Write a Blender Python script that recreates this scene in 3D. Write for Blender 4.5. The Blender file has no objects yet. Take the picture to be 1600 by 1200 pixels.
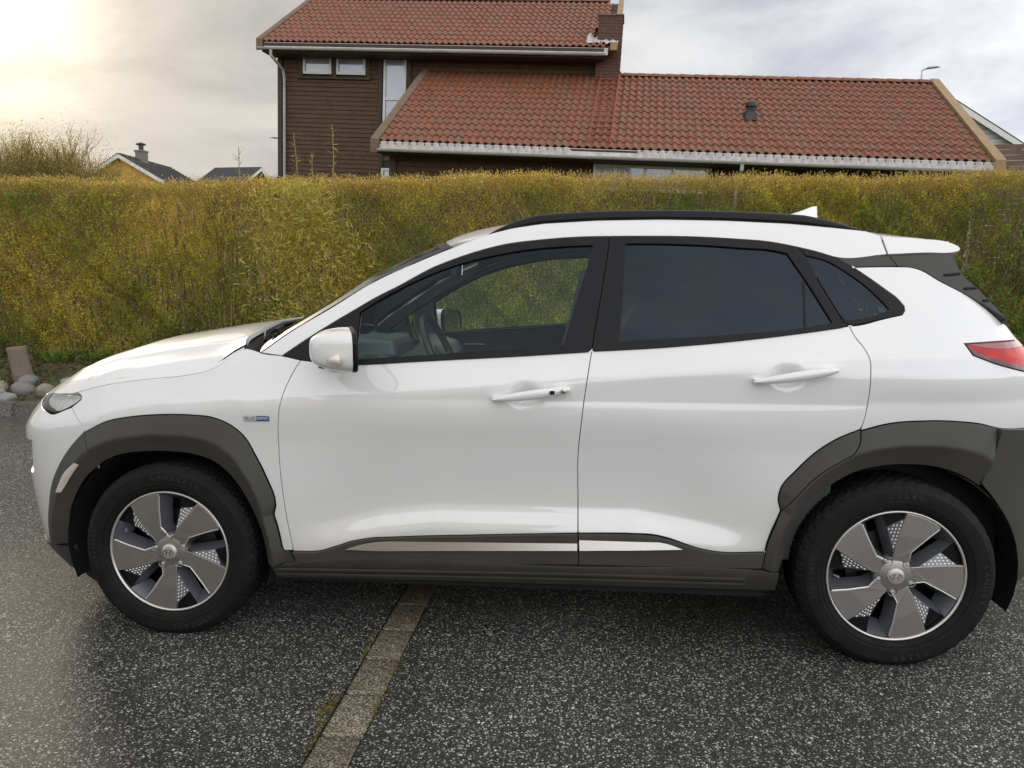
import bpy, bmesh, math, random
import numpy as np
from mathutils import Vector, Matrix, Quaternion
from mathutils.geometry import delaunay_2d_cdt

rng = np.random.default_rng(7)
random.seed(7)
scene = bpy.context.scene
COL = scene.collection

# ------------------------------------------------------------------ camera
cd = bpy.data.cameras.new('camera')
cam = bpy.data.objects.new('camera', cd)
COL.objects.link(cam)
cd.sensor_width = 36.0
cd.lens = 1198.97 / 1600 * 36
cd.clip_start = 0.05
cd.clip_end = 3000
_r = Vector((0.995706, 0.092572, 0.000323))
_u = Vector((-0.012422, 0.130148, 0.991417))
_f = Vector((-0.091736, 0.987163, -0.130739))
cam.matrix_world = Matrix(((_r.x, _u.x, -_f.x, 1.52682), (_r.y, _u.y, -_f.y, -3.49445), (_r.z, _u.z, -_f.z, 1.31291), (0, 0, 0, 1)))
scene.camera = cam
scene.render.resolution_x, scene.render.resolution_y = 1024, 768

# ------------------------------------------------------------------ light
SUN = Vector((-0.86, 0.97, 0.40)).normalized()
elev = math.asin(SUN.z)
world = bpy.data.worlds.new('World')
scene.world = world
world.use_nodes = True
wt = world.node_tree
wt.nodes.clear()
def wn(t, **k):
    n = wt.nodes.new(t)
    for a, b in k.items():
        setattr(n, a, b)
    return n
def wl(a, b): wt.links.new(a, b)
def wmath(op, a, b=None, clamp=False):
    n = wn('ShaderNodeMath', operation=op, use_clamp=clamp)
    for i, v in enumerate((a, b)):
        if v is None: continue
        if isinstance(v, (int, float)): n.inputs[i].default_value = v
        else: wl(v, n.inputs[i])
    return n.outputs[0]
out = wn('ShaderNodeOutputWorld')
sky = wn('ShaderNodeTexSky', sky_type='NISHITA')
sky.sun_disc = False
sky.sun_elevation = elev
sky.sun_rotation = math.atan2(SUN.x, SUN.y)
sky.air_density = 1.2; sky.dust_density = 2.0
bsky = wn('ShaderNodeBackground'); bsky.inputs['Strength'].default_value = 0.06
wl(sky.outputs[0], bsky.inputs['Color'])
tc = wn('ShaderNodeTexCoord')
sep = wn('ShaderNodeSeparateXYZ'); wl(tc.outputs['Generated'], sep.inputs[0])
zz = wmath('ADD', wmath('MAXIMUM', sep.outputs['Z'], 0.0), 0.20)
cx = wmath('DIVIDE', sep.outputs['X'], zz); cy = wmath('DIVIDE', sep.outputs['Y'], zz)
comb = wn('ShaderNodeCombineXYZ'); wl(cx, comb.inputs[0]); wl(cy, comb.inputs[1]); comb.inputs[2].default_value = 25.9
def wnoise(scale, detail, rough, vec, dist=0.0):
    n = wn('ShaderNodeTexNoise'); n.inputs['Scale'].default_value = scale
    n.inputs['Detail'].default_value = detail; n.inputs['Roughness'].default_value = rough
    n.inputs['Distortion'].default_value = dist
    wl(vec, n.inputs['Vector']); return n.outputs['Fac']
n1 = wnoise(1.15, 9, 0.60, comb.outputs[0], 0.25)
n2 = wnoise(0.42, 3, 0.5, comb.outputs[0])
def wramp(fac, stops):
    r = wn('ShaderNodeValToRGB'); el = r.color_ramp.elements
    while len(el) < len(stops): el.new(0.5)
    for e, (p, c) in zip(el, stops):
        e.position = p; e.color = (*c, 1)
    wl(fac, r.inputs[0]); return r.outputs['Color']
nmix = wmath('ADD', wmath('MULTIPLY', n1, 0.6), wmath('MULTIPLY', n2, 0.4))
ccol = wramp(nmix, [(0.37, (0.42, 0.43, 0.49)), (0.45, (0.57, 0.585, 0.635)), (0.52, (0.74, 0.75, 0.775)), (0.61, (0.92, 0.91, 0.89))])
# glow of the veiled sun
dot = wn('ShaderNodeVectorMath', operation='DOT_PRODUCT'); wl(tc.outputs['Generated'], dot.inputs[0]); dot.inputs[1].default_value = SUN
dd = wmath('MAXIMUM', dot.outputs['Value'], 0.0)
# even broken overcast
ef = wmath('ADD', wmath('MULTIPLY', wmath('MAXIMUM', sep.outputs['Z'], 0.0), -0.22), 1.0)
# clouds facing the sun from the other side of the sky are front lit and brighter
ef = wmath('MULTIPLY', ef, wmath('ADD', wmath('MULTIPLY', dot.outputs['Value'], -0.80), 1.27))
g1 = wmath('POWER', dd, 9.0); g2 = wmath('POWER', dd, 130.0)
thin = wmath('MULTIPLY', wmath('SUBTRACT', nmix, 0.38), 6.0, True)
gl = wmath('ADD', wmath('MULTIPLY', g1, wmath('ADD', wmath('MULTIPLY', thin, 0.07), 0.015)), wmath('MULTIPLY', g2, wmath('ADD', wmath('MULTIPLY', thin, 1.1), 0.25)))
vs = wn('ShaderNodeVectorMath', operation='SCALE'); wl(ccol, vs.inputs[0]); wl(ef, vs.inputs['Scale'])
tint = wn('ShaderNodeMix', data_type='RGBA'); wl(g1, tint.inputs['Factor']); wl(vs.outputs[0], tint.inputs['A'])
warmm = wn('ShaderNodeVectorMath', operation='MULTIPLY'); wl(vs.outputs[0], warmm.inputs[0]); warmm.inputs[1].default_value = (1.0, 0.92, 0.82)
wl(warmm.outputs[0], tint.inputs['B'])
gs = wn('ShaderNodeVectorMath', operation='SCALE'); gs.inputs[0].default_value = (1.0, 0.86, 0.60); wl(gl, gs.inputs['Scale'])
ad = wn('ShaderNodeVectorMath', operation='ADD'); wl(tint.outputs['Result'], ad.inputs[0]); wl(gs.outputs[0], ad.inputs[1])
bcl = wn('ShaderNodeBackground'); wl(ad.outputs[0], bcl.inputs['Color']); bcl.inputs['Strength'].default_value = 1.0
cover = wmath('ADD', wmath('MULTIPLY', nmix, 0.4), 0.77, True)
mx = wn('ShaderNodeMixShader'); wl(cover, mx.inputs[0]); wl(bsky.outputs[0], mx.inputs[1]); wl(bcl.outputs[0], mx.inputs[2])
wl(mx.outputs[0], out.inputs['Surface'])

sl = bpy.data.lights.new('sun', 'SUN')
sl.energy = 1.25; sl.angle = math.radians(10); sl.color = (1.0, 0.87, 0.68)
so = bpy.data.objects.new('sun', sl); COL.objects.link(so)
so.rotation_euler = (-SUN).to_track_quat('-Z', 'Y').to_euler()
scene.view_settings.view_transform = 'Standard'
scene.view_settings.look = 'None'
scene.view_settings.exposure = 0.66
scene.view_settings.gamma = 1.0
scene.cycles.use_denoising = True
scene.cycles.max_bounces = 6
scene.cycles.use_adaptive_sampling = True
scene.cycles.adaptive_threshold = 0.02
scene.cycles.transparent_max_bounces = 16
scene.cycles.caustics_reflective = False
scene.cycles.caustics_refractive = False

# ------------------------------------------------------------------ helpers
def lin(c):
    return tuple(((v / 255 + 0.055) / 1.055) ** 2.4 if v > 10 else v / 255 / 12.92 for v in c)
MATS = {}
def mat(name, base=(0.5, 0.5, 0.5), rough=0.5, metal=0.0, coat=0.0, coat_rough=0.03, spec=0.5, noise=None, bump=None, emit=None):
    """noise=(scale, amount, second colour)  bump=(scale, strength)"""
    m = bpy.data.materials.new(name); m.use_nodes = True
    nt = m.node_tree; b = nt.nodes['Principled BSDF']
    b.inputs['Base Color'].default_value = (*base, 1); b.inputs['Roughness'].default_value = rough
    b.inputs['Metallic'].default_value = metal; b.inputs['Coat Weight'].default_value = coat
    b.inputs['Coat Roughness'].default_value = coat_rough; b.inputs['Specular IOR Level'].default_value = spec
    if noise or bump:
        tcn = nt.nodes.new('ShaderNodeTexCoord')
    if noise:
        n = nt.nodes.new('ShaderNodeTexNoise'); n.inputs['Scale'].default_value = noise[0]; n.inputs['Detail'].default_value = 6
        n.inputs['Roughness'].default_value = 0.6
        nt.links.new(tcn.outputs['Object'], n.inputs['Vector'])
        r = nt.nodes.new('ShaderNodeValToRGB'); r.color_ramp.elements[0].position = 0.5 - noise[1]; r.color_ramp.elements[1].position = 0.5 + noise[1]
        r.color_ramp.elements[0].color = (*base, 1); r.color_ramp.elements[1].color = (*noise[2], 1)
        nt.links.new(n.outputs['Fac'], r.inputs[0]); nt.links.new(r.outputs[0], b.inputs['Base Color'])
    if bump:
        n = nt.nodes.new('ShaderNodeTexNoise'); n.inputs['Scale'].default_value = bump[0]; n.inputs['Detail'].default_value = 4
        nt.links.new(tcn.outputs['Object'], n.inputs['Vector'])
        bp = nt.nodes.new('ShaderNodeBump'); bp.inputs['Strength'].default_value = bump[1]; bp.inputs['Distance'].default_value = 0.01
        nt.links.new(n.outputs['Fac'], bp.inputs['Height']); nt.links.new(bp.outputs[0], b.inputs['Normal'])
    if emit:
        b.inputs['Emission Color'].default_value = (*emit[0], 1); b.inputs['Emission Strength'].default_value = emit[1]
    MATS[name] = m
    return m

def tag(o, label=None, cat=None, group=None, kind=None):
    if label: o['label'] = label
    if cat: o['category'] = cat
    if group: o['group'] = group
    if kind: o['kind'] = kind
    return o
def empty(name, loc=(0, 0, 0), parent=None):
    o = bpy.data.objects.new(name, None); o.empty_display_size = 0.2
    COL.objects.link(o); o.location = loc
    if parent: o.parent = parent
    return o
def obj(name, me, m=None, parent=None, smooth=None, loc=None):
    o = bpy.data.objects.new(name, me); COL.objects.link(o)
    if m is not None:
        me.materials.clear(); me.materials.append(m)
    if parent: o.parent = parent
    if loc is not None: o.location = loc
    if smooth is not None:
        me.shade_smooth() if smooth else me.shade_flat()
    return o
def mesh_np(name, V, F, col=None):
    """F: (n,3) or (n,4) int array; col: per-vertex rgb"""
    V = np.ascontiguousarray(V, np.float32).reshape(-1, 3); F = np.ascontiguousarray(F, np.int32)
    me = bpy.data.meshes.new(name); k = F.shape[1]
    me.vertices.add(len(V)); me.vertices.foreach_set('co', V.ravel())
    me.loops.add(F.size); me.loops.foreach_set('vertex_index', F.ravel())
    me.polygons.add(len(F)); me.polygons.foreach_set('loop_start', np.arange(0, F.size, k, dtype=np.int32))
    me.update(calc_edges=True)
    if col is not None:
        a = me.color_attributes.new('tint', 'FLOAT_COLOR', 'POINT')
        c = np.ones((len(V), 4), np.float32); c[:, :3] = col
        a.data.foreach_set('color', c.ravel())
    return me
class MB:
    """collects boxes, tubes and strips into one mesh"""
    def __init__(s): s.v = []; s.f = []
    def add(s, V, F):
        k = len(s.v); s.v += [tuple(map(float, p)) for p in V]; s.f += [tuple(i + k for i in f) for f in F]; return s
    def box(s, a, b, M=None):
        x0, y0, z0 = a; x1, y1, z1 = b
        V = [(x0, y0, z0), (x1, y0, z0), (x1, y1, z0), (x0, y1, z0), (x0, y0, z1), (x1, y0, z1), (x1, y1, z1), (x0, y1, z1)]
        if M is not None: V = [M @ Vector(p) for p in V]
        return s.add(V, [(0, 3, 2, 1), (4, 5, 6, 7), (0, 1, 5, 4), (1, 2, 6, 5), (2, 3, 7, 6), (3, 0, 4, 7)])
    def tube(s, pts, rad, n=8, cap=True, squash=1.0):
        pts = [Vector(p) for p in pts]; R = rad if hasattr(rad, '__len__') else [rad] * len(pts)
        V = []; F = []; up = None
        for i, p in enumerate(pts):
            t = (pts[min(i + 1, len(pts) - 1)] - pts[max(i - 1, 0)]).normalized()
            if up is None:
                up = Vector((0, 0, 1)) if abs(t.z) < 0.9 else Vector((1, 0, 0))
            b = t.cross(up).normalized(); up = b.cross(t).normalized()
            for k in range(n):
                a = 2 * math.pi * k / n
                V.append(p + b * math.cos(a) * R[i] + up * math.sin(a) * R[i] * squash)
        for i in range(len(pts) - 1):
            for k in range(n):
                F.append((i * n + k, i * n + (k + 1) % n, (i + 1) * n + (k + 1) % n, (i + 1) * n + k))
        if cap:
            F.append(tuple(range(n))[::-1]); F.append(tuple((len(pts) - 1) * n + k for k in range(n)))
        return s.add(V, F)
    def lathe(s, prof, n=48, axis='y', cap=False):
        """prof: (radius, axial)"""
        V = []; F = []; m = len(prof)
        for k in range(n):
            a = 2 * math.pi * k / n
            for r, h in prof:
                V.append((r * math.cos(a), h, r * math.sin(a)) if axis == 'y' else (r * math.cos(a), r * math.sin(a), h))
        for k in range(n):
            for i in range(m - 1):
                F.append((k * m + i, k * m + i + 1, ((k + 1) % n) * m + i + 1, ((k + 1) % n) * m + i))
        return s.add(V, F)
    def prism(s, poly, y0, y1, M=None):
        """polygon in (x,z), extruded along y"""
        n = len(poly); V = [(x, y0, z) for x, z in poly] + [(x, y1, z) for x, z in poly]
        if M is not None: V = [M @ Vector(p) for p in V]
        F = [tuple(range(n)), tuple(range(2 * n - 1, n - 1, -1))] + [(i, i + n, (i + 1) % n + n, (i + 1) % n) for i in range(n)]
        return s.add(V, F)
    def mesh(s, name='m'):
        me = bpy.data.meshes.new(name); me.from_pydata(s.v, [], s.f); me.update()
        bm = bmesh.new(); bm.from_mesh(me); bmesh.ops.recalc_face_normals(bm, faces=bm.faces); bm.to_mesh(me); bm.free()
        return me
    def build(s, name, m, parent=None, smooth=False, bevel=0.0, seg=2, angle=40, loc=None):
        me = s.mesh(name); o = obj(name, me, m, parent, loc=loc)
        if bevel:
            bv = o.modifiers.new('bevel', 'BEVEL'); bv.width = bevel; bv.segments = seg; bv.limit_method = 'ANGLE'; bv.angle_limit = math.radians(35)
            bv.harden_normals = False
        if smooth:
            me.shade_smooth(); me.set_sharp_from_angle(angle=math.radians(angle))
        return o
def nodes(m):
    return m.node_tree, m.node_tree.nodes['Principled BSDF']
def text_mesh(s, size, extrude=0.0, spacing=1.0):
    c = bpy.data.curves.new('lettering', 'FONT'); c.body = s; c.size = size; c.extrude = extrude
    c.align_x = 'CENTER'; c.align_y = 'CENTER'; c.space_character = spacing; c.resolution_u = 2
    o = bpy.data.objects.new('lettering', c); COL.objects.link(o)
    dg = bpy.context.evaluated_depsgraph_get(); dg.update()
    me = bpy.data.meshes.new_from_object(o.evaluated_get(dg))
    bpy.data.objects.remove(o); bpy.data.curves.remove(c)
    return me
# ------------------------------------------------------------------ ground, road, kerb
def ground_mat(name, dark, light, chipscale, rough, bumpdist, warm=1.0, lightfrac=0.82, coarse=None):
    m = bpy.data.materials.new(name); m.use_nodes = True
    nt, b = nodes(m); N = nt.nodes.new; L = nt.links.new
    tcn = N('ShaderNodeTexCoord')
    dn = N('ShaderNodeTexNoise'); dn.inputs['Scale'].default_value = chipscale * 1.7; dn.inputs['Detail'].default_value = 2
    L(tcn.outputs['Object'], dn.inputs['Vector'])
    dm = N('ShaderNodeVectorMath'); dm.operation = 'MULTIPLY_ADD'; L(dn.outputs['Color'], dm.inputs[0]); dm.inputs[1].default_value = (0.006, 0.006, 0.0)
    L(tcn.outputs['Object'], dm.inputs[2])
    v = N('ShaderNodeTexVoronoi'); v.inputs['Scale'].default_value = chipscale; v.inputs['Randomness'].default_value = 1.0
    L(dm.outputs[0], v.inputs['Vector'])
    sc_ = N('ShaderNodeSeparateColor'); L(v.outputs['Color'], sc_.inputs[0])
    r = N('ShaderNodeValToRGB'); el = r.color_ramp.elements
    el[0].position = 0.0; el[0].color = (*[c * 0.22 for c in dark], 1); el[1].position = lightfrac; el[1].color = (*[c * 1.7 for c in dark], 1)
    e = el.new(lightfrac * 0.55); e.color = (*[c * 0.75 for c in dark], 1)
    e = el.new(min(lightfrac + 0.07, 0.99)); e.color = (*[c * 0.45 for c in light], 1); e = el.new(1.0); e.color = (*light, 1)
    L(sc_.outputs[0], r.inputs[0])
    # fines between the chips
    edge = N('ShaderNodeMapRange'); edge.inputs['From Min'].default_value = 0.38; edge.inputs['From Max'].default_value = 0.70
    L(v.outputs['Distance'], edge.inputs['Value'])
    mixc = N('ShaderNodeMix'); mixc.data_type = 'RGBA'; L(edge.outputs[0], mixc.inputs['Factor']); L(r.outputs[0], mixc.inputs['A'])
    mixc.inputs['B'].default_value = (*[c * 0.35 for c in dark], 1)
    if coarse:   # scattered larger chips
        v2 = N('ShaderNodeTexVoronoi'); v2.inputs['Scale'].default_value = chipscale * 0.42; L(dm.outputs[0], v2.inputs['Vector'])
        s2 = N('ShaderNodeSeparateColor'); L(v2.outputs['Color'], s2.inputs[0])
        g1_ = N('ShaderNodeMath'); g1_.operation = 'GREATER_THAN'; L(s2.outputs[0], g1_.inputs[0]); g1_.inputs[1].default_value = 0.93
        g2_ = N('ShaderNodeMath'); g2_.operation = 'LESS_THAN'; L(v2.outputs['Distance'], g2_.inputs[0]); g2_.inputs[1].default_value = 0.36
        g3_ = N('ShaderNodeMath'); g3_.operation = 'MULTIPLY'; L(g1_.outputs[0], g3_.inputs[0]); L(g2_.outputs[0], g3_.inputs[1])
        mc = N('ShaderNodeMix'); mc.data_type = 'RGBA'; L(g3_.outputs[0], mc.inputs['Factor']); L(mixc.outputs['Result'], mc.inputs['A'])
        cs = N('ShaderNodeVectorMath'); cs.operation = 'SCALE'; cs.inputs[0].default_value = coarse; L(s2.outputs[1], cs.inputs['Scale']); L(cs.outputs[0], mc.inputs['B'])
        mixc = mc
    # broad stains and damp patches
    pn = N('ShaderNodeTexNoise'); pn.inputs['Scale'].default_value = 0.9; pn.inputs['Detail'].default_value = 6; L(tcn.outputs['Object'], pn.inputs['Vector'])
    pr = N('ShaderNodeMapRange'); pr.inputs['From Min'].default_value = 0.35; pr.inputs['From Max'].default_value = 0.68; pr.inputs['To Min'].default_value = 0.60; pr.inputs['To Max'].default_value = 1.32
    L(pn.outputs['Fac'], pr.inputs['Value'])
    mul = N('ShaderNodeVectorMath'); mul.operation = 'SCALE'; L(mixc.outputs['Result'], mul.inputs[0]); L(pr.outputs[0], mul.inputs['Scale'])
    oi = N('ShaderNodeObjectInfo'); ov = N('ShaderNodeMapRange'); ov.inputs['To Min'].default_value = .84; ov.inputs['To Max'].default_value = 1.16; L(oi.outputs['Random'], ov.inputs['Value'])
    if coarse: ov.inputs['To Min'].default_value = ov.inputs['To Max'].default_value = 1.0
    mul2 = N('ShaderNodeVectorMath'); mul2.operation = 'SCALE'; L(mul.outputs[0], mul2.inputs[0]); L(ov.outputs[0], mul2.inputs['Scale'])
    L(mul2.outputs[0], b.inputs['Base Color']); b.inputs['Specular IOR Level'].default_value = 0.32
    rr = N('ShaderNodeMapRange'); rr.inputs['From Min'].default_value = 0.3; rr.inputs['From Max'].default_value = 0.7; rr.inputs['To Min'].default_value = rough - 0.18; rr.inputs['To Max'].default_value = rough + 0.12
    L(pn.outputs['Fac'], rr.inputs['Value']); L(rr.outputs[0], b.inputs['Roughness'])
    hn = N('ShaderNodeMath'); hn.operation = 'MULTIPLY_ADD'; L(sc_.outputs[1], hn.inputs[0]); hn.inputs[1].default_value = 0.5
    inv = N('ShaderNodeMath'); inv.operation = 'SUBTRACT'; inv.inputs[0].default_value = 1.0; L(v.outputs['Distance'], inv.inputs[1]); L(inv.outputs[0], hn.inputs[2])
    bp = N('ShaderNodeBump'); bp.inputs['Strength'].default_value = 1.0; bp.inputs['Distance'].default_value = bumpdist
    L(hn.outputs[0], bp.inputs['Height']); L(bp.outputs[0], b.inputs['Normal'])
    return m
M_ASPH = ground_mat('asphalt', (0.088, 0.086, 0.079), (0.80, 0.77, 0.69), 178, 0.52, 0.0048, lightfrac=0.77, coarse=(0.85, 0.82, 0.73))
M_KERBF = ground_mat('flush_kerb_concrete', (0.27, 0.23, 0.16), (0.55, 0.48, 0.36), 170, 0.62, 0.002, lightfrac=0.70)
M_KERB = ground_mat('kerb_concrete', (0.20, 0.185, 0.16), (0.36, 0.34, 0.30), 150, 0.75, 0.0015, lightfrac=0.6)
M_SOIL = mat('soil_and_litter', (0.055, 0.040, 0.022), 0.9, noise=(9, 0.12, (0.085, 0.095, 0.035)), bump=(30, 0.8))
M_LAWN = mat('lawn', (0.06, 0.085, 0.022), 0.9, noise=(3, 0.2, (0.10, 0.11, 0.04)), bump=(60, 0.7))

def sheet(name, xs, ys, zf, m, **k):
    X, Y = np.meshgrid(xs, ys); Z = zf(X, Y) if callable(zf) else np.full_like(X, zf)
    V = np.stack([X, Y, Z], -1).reshape(-1, 3); nx, ny = len(xs), len(ys)
    i = np.arange(ny - 1)[:, None] * nx + np.arange(nx - 1)[None]
    F = np.stack([i, i + 1, i + nx + 1, i + nx], -1).reshape(-1, 4)
    o = obj(name, mesh_np(name, V, F), m, smooth=True); tag(o, **k); return o
sheet('ground', np.linspace(-1500, 1500, 31), np.linspace(-1500, 1500, 31), -0.03, M_LAWN, kind='structure', label='open ground reaching to the horizon beyond the hedge')
# the road is laid in two sheets, left and right of the flush concrete strip
KX0, KX1 = 0.776, 0.899
def road(name, x0, x1):
    return sheet(name, [x0, x1], [-40, 3.50], 0.0, M_ASPH, kind='structure')
road('road', -45, KX0 - 0.006); road('road', KX1 + 0.006, 45)
bed = sheet('strip_bedding', [KX0 - 0.03, KX1 + 0.03], [-12, 3.5], -0.012, M_SOIL, kind='structure')
# flush kerb stones: a line of small concrete blocks across the road
strip = empty('flush_kerb_strip', (0.84, -1.0, 0)); tag(strip, 'line of flush concrete kerb blocks crossing the asphalt under the car', 'kerb')
def bevel_box_mesh(name, sx, sy, sz, b, seed=0, jit=0.0):
    bm = bmesh.new(); bmesh.ops.create_cube(bm, size=1.0)
    for v in bm.verts: v.co = Vector((v.co.x * sx, v.co.y * sy, v.co.z * sz))
    bmesh.ops.bevel(bm, geom=list(bm.edges), offset=b, segments=2, affect='EDGES', profile=0.6)
    rr_ = random.Random(seed)
    for v in bm.verts: v.co += Vector((rr_.uniform(-jit, jit), rr_.uniform(-jit, jit), rr_.uniform(-jit, jit)))
    me = bpy.data.meshes.new(name); bm.to_mesh(me); bm.free(); return me
blk = [bevel_box_mesh('flush_block', KX1 - KX0, 0.2225, 0.10, 0.007, s, 0.0012) for s in range(4)]
for i in range(30):
    yy = 3.3 - 0.2325 * i
    o = obj('block', blk[i % 4], M_KERBF, strip, loc=(0.8375 - 0.84 + random.uniform(-0.002, 0.002), yy + 1.0, -0.047 + random.uniform(-0.002, 0.002)))
    o.rotation_euler.z = random.uniform(-0.006, 0.006)
# raised kerb by the planting bed
kerb = empty('raised_kerb', (-4, 3.56, 0)); tag(kerb, 'weathered grey raised kerb edging the planting bed by the hedge', 'kerb')
kme = []
for s in range(3):
    bm = bmesh.new(); bmesh.ops.create_cube(bm, size=1.0)
    for v in bm.verts:
        v.co = Vector((v.co.x * 0.345, v.co.y * 0.20 + (0.035 if v.co.z > 0 and v.co.y < 0 else 0), v.co.z * 0.22))
    bmesh.ops.bevel(bm, geom=list(bm.edges), offset=0.012, segments=2, affect='EDGES')
    rr_ = random.Random(s)
    for v in bm.verts: v.co += Vector([rr_.uniform(-0.003, 0.003) for _ in range(3)])
    me = bpy.data.meshes.new('kerb_stone'); bm.to_mesh(me); bm.free(); kme.append(me)
for i in range(58):
    xx = -9.9 + 0.352 * i
    o = obj('kerb_stone', kme[i % 3], M_KERB, kerb, loc=(xx + 4, 3.595 - 3.56, 0.02 + random.uniform(-0.004, 0.004)))
    o.rotation_euler.z = random.uniform(-0.01, 0.01)
# planting bed rising to the hedge
def bedz(X, Y):
    t = np.clip((Y - 3.7) / 1.6, 0, 1)
    return 0.09 + 0.34 * t * t * (3 - 2 * t) + 0.02 * np.sin(X * 3.1 + Y * 5) * np.sin(Y * 4.3 - X) + 0.012 * np.sin(X * 11) * np.cos(Y * 13)
sheet('planting_bed', np.linspace(-14, 14, 200), np.linspace(3.66, 7.2, 40), bedz, M_SOIL, kind='structure', label='sloping planting bed of bare soil and litter below the hedge')
# garden behind the hedge, rising to the house
sheet('garden', np.linspace(-60, 60, 60), np.linspace(7.15, 70, 40), lambda X, Y: np.clip((Y - 7.15) / 6, 0, 1) * 0.9 + np.clip((Y - 20) / 30, 0, 1) * 3.0 + 0.40 * np.clip((8 - Y) / 1, 0, 1), M_LAWN, kind='structure', label='garden lawn rising behind the hedge')

# loose grit and crumbs of stone on the asphalt
n = 2600
gp_ = np.stack([rng.uniform(-3.5, 4.5, n), rng.uniform(-2.1, 1.5, n) , np.full(n, 0.001)], 1); gr_ = rng.uniform(.0012, .0042, n) * (1 + (rng.random(n) < .06))
oct_ = np.array([[1, 0, 0], [0, 1, 0], [-1, 0, 0], [0, -1, 0], [0, 0, .75], [0, 0, -.3]], float); of_ = np.array([[0, 1, 4], [1, 2, 4], [2, 3, 4], [3, 0, 4], [1, 0, 5], [2, 1, 5], [3, 2, 5], [0, 3, 5]])
V = gp_[:, None] + (oct_[None] * rng.uniform(.6, 1.4, (n, 6, 3))) * gr_[:, None, None]
gm_ = bpy.data.materials.new('grit'); gm_.use_nodes = True; _nt, _b = nodes(gm_); _a = _nt.nodes.new('ShaderNodeAttribute'); _a.attribute_name = 'tint'; _nt.links.new(_a.outputs['Color'], _b.inputs['Base Color']); _b.inputs['Roughness'].default_value = .8
tag(obj('grit', mesh_np('grit', V.reshape(-1, 3), (of_[None] + (np.arange(n) * 6)[:, None, None]).reshape(-1, 3), np.repeat(rng.choice([.10, .22, .42], n)[:, None] * np.array([1.0, .94, .82]), 6, axis=0)), gm_), 'loose grit and stone crumbs scattered over the asphalt', 'grit', kind='stuff')
# ------------------------------------------------------------------ brown house behind the hedge
HA = Vector((-3.108, 13.707, 4.416)); HE = Vector((0.997198, -0.048325, -0.057096)); HN = Vector((0.050659, 0.997908, 0.040163)); HU = HE.cross(HN)
HM = Matrix(((HE.x, HN.x, HU.x, HA.x), (HE.y, HN.y, HU.y, HA.y), (HE.z, HN.z, HU.z, HA.z), (0, 0, 0, 1)))
M_BOARD = mat('stained_brown_board', (0.060, 0.029, 0.011), 0.72, noise=(7, 0.16, (0.095, 0.050, 0.022)), bump=(50, 0.3))
M_BOARD2 = mat('brown_trim', (0.042, 0.024, 0.013), 0.7, noise=(5, 0.2, (0.062, 0.038, 0.021)))
M_BARGE = mat('weathered_barge_board', (0.135, 0.085, 0.052), 0.8, noise=(5, 0.2, (0.19, 0.13, 0.085)), bump=(30, 0.3))
M_BARGE2 = mat('fresh_barge_board', (0.30, 0.19, 0.10), 0.8, noise=(6, 0.2, (0.37, 0.25, 0.14)), bump=(30, 0.3))
M_WHITEP = mat('white_paint', (0.70, 0.69, 0.66), 0.45, noise=(3, 0.2, (0.62, 0.61, 0.57)))
M_GUTTER = mat('grey_gutter', (0.50, 0.50, 0.47), 0.38, noise=(2, 0.2, (0.36, 0.36, 0.33)))
M_FLASH = mat('lead_flashing', (0.60, 0.57, 0.54), 0.5, noise=(8, 0.14, (0.42, 0.38, 0.35)))
M_PANE = mat('window_pane', (0.30, 0.32, 0.40), 0.04, spec=1.0, coat=1.0, noise=(1.6, .1, (0.42, 0.43, 0.48)))
M_CURT = mat('pale_curtain', (0.62, 0.62, 0.66), 0.9)
M_BRICK = mat('red_brick', (0.078, 0.032, 0.023), 0.85, noise=(14, 0.12, (0.115, 0.05, 0.035)), bump=(60, 0.4))
M_MORT = mat('mortar', (0.20, 0.17, 0.15), 0.9)
M_REDMET = mat('red_painted_steel', (0.29, 0.075, 0.045), 0.5)
M_BLACKP = mat('black_plastic_vent', (0.02, 0.02, 0.022), 0.4)
def tile_mat(name, attr):
    m = bpy.data.materials.new(name); m.use_nodes = True; nt, b = nodes(m); N = nt.nodes.new; L = nt.links.new
    if attr:
        a = N('ShaderNodeAttribute'); a.attribute_name = 'tint'; src = a.outputs['Fac']
    else:
        a = N('ShaderNodeObjectInfo'); src = a.outputs['Random']
    r = N('ShaderNodeValToRGB'); el = r.color_ramp.elements
    el[0].position = 0.0; el[0].color = (0.190, 0.090, 0.052, 1); el[1].position = 1.0; el[1].color = (0.245, 0.085, 0.042, 1)
    e = el.new(0.28); e.color = (0.210, 0.088, 0.047, 1); e = el.new(0.5); e.color = (0.222, 0.080, 0.040, 1); e = el.new(0.75); e.color = (0.205, 0.072, 0.036, 1)
    L(src, r.inputs[0])
    t = N('ShaderNodeTexCoord'); n = N('ShaderNodeTexNoise'); n.inputs['Scale'].default_value = 11; n.inputs['Detail'].default_value = 6; L(t.outputs['Object'], n.inputs['Vector'])
    mr = N('ShaderNodeMapRange'); mr.inputs['From Min'].default_value = 0.3; mr.inputs['From Max'].default_value = 0.7; mr.inputs['To Min'].default_value = 0.72; mr.inputs['To Max'].default_value = 1.2; L(n.outputs['Fac'], mr.inputs['Value'])
    s = N('ShaderNodeVectorMath'); s.operation = 'SCALE'; L(r.outputs[0], s.inputs[0]); L(mr.outputs[0], s.inputs['Scale']); L(s.outputs[0], b.inputs['Base Color'])
    b.inputs['Roughness'].default_value = 0.62
    return m
M_TILE = tile_mat('clay_tile', False); M_TILES = tile_mat('clay_tile_field', True)
house = bpy.data.objects.new('brown_house', None); COL.objects.link(house); house.matrix_world = HM
tag(house, 'dark brown timber house with red tiled roofs and white gutters behind the hedge', 'house')

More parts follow.
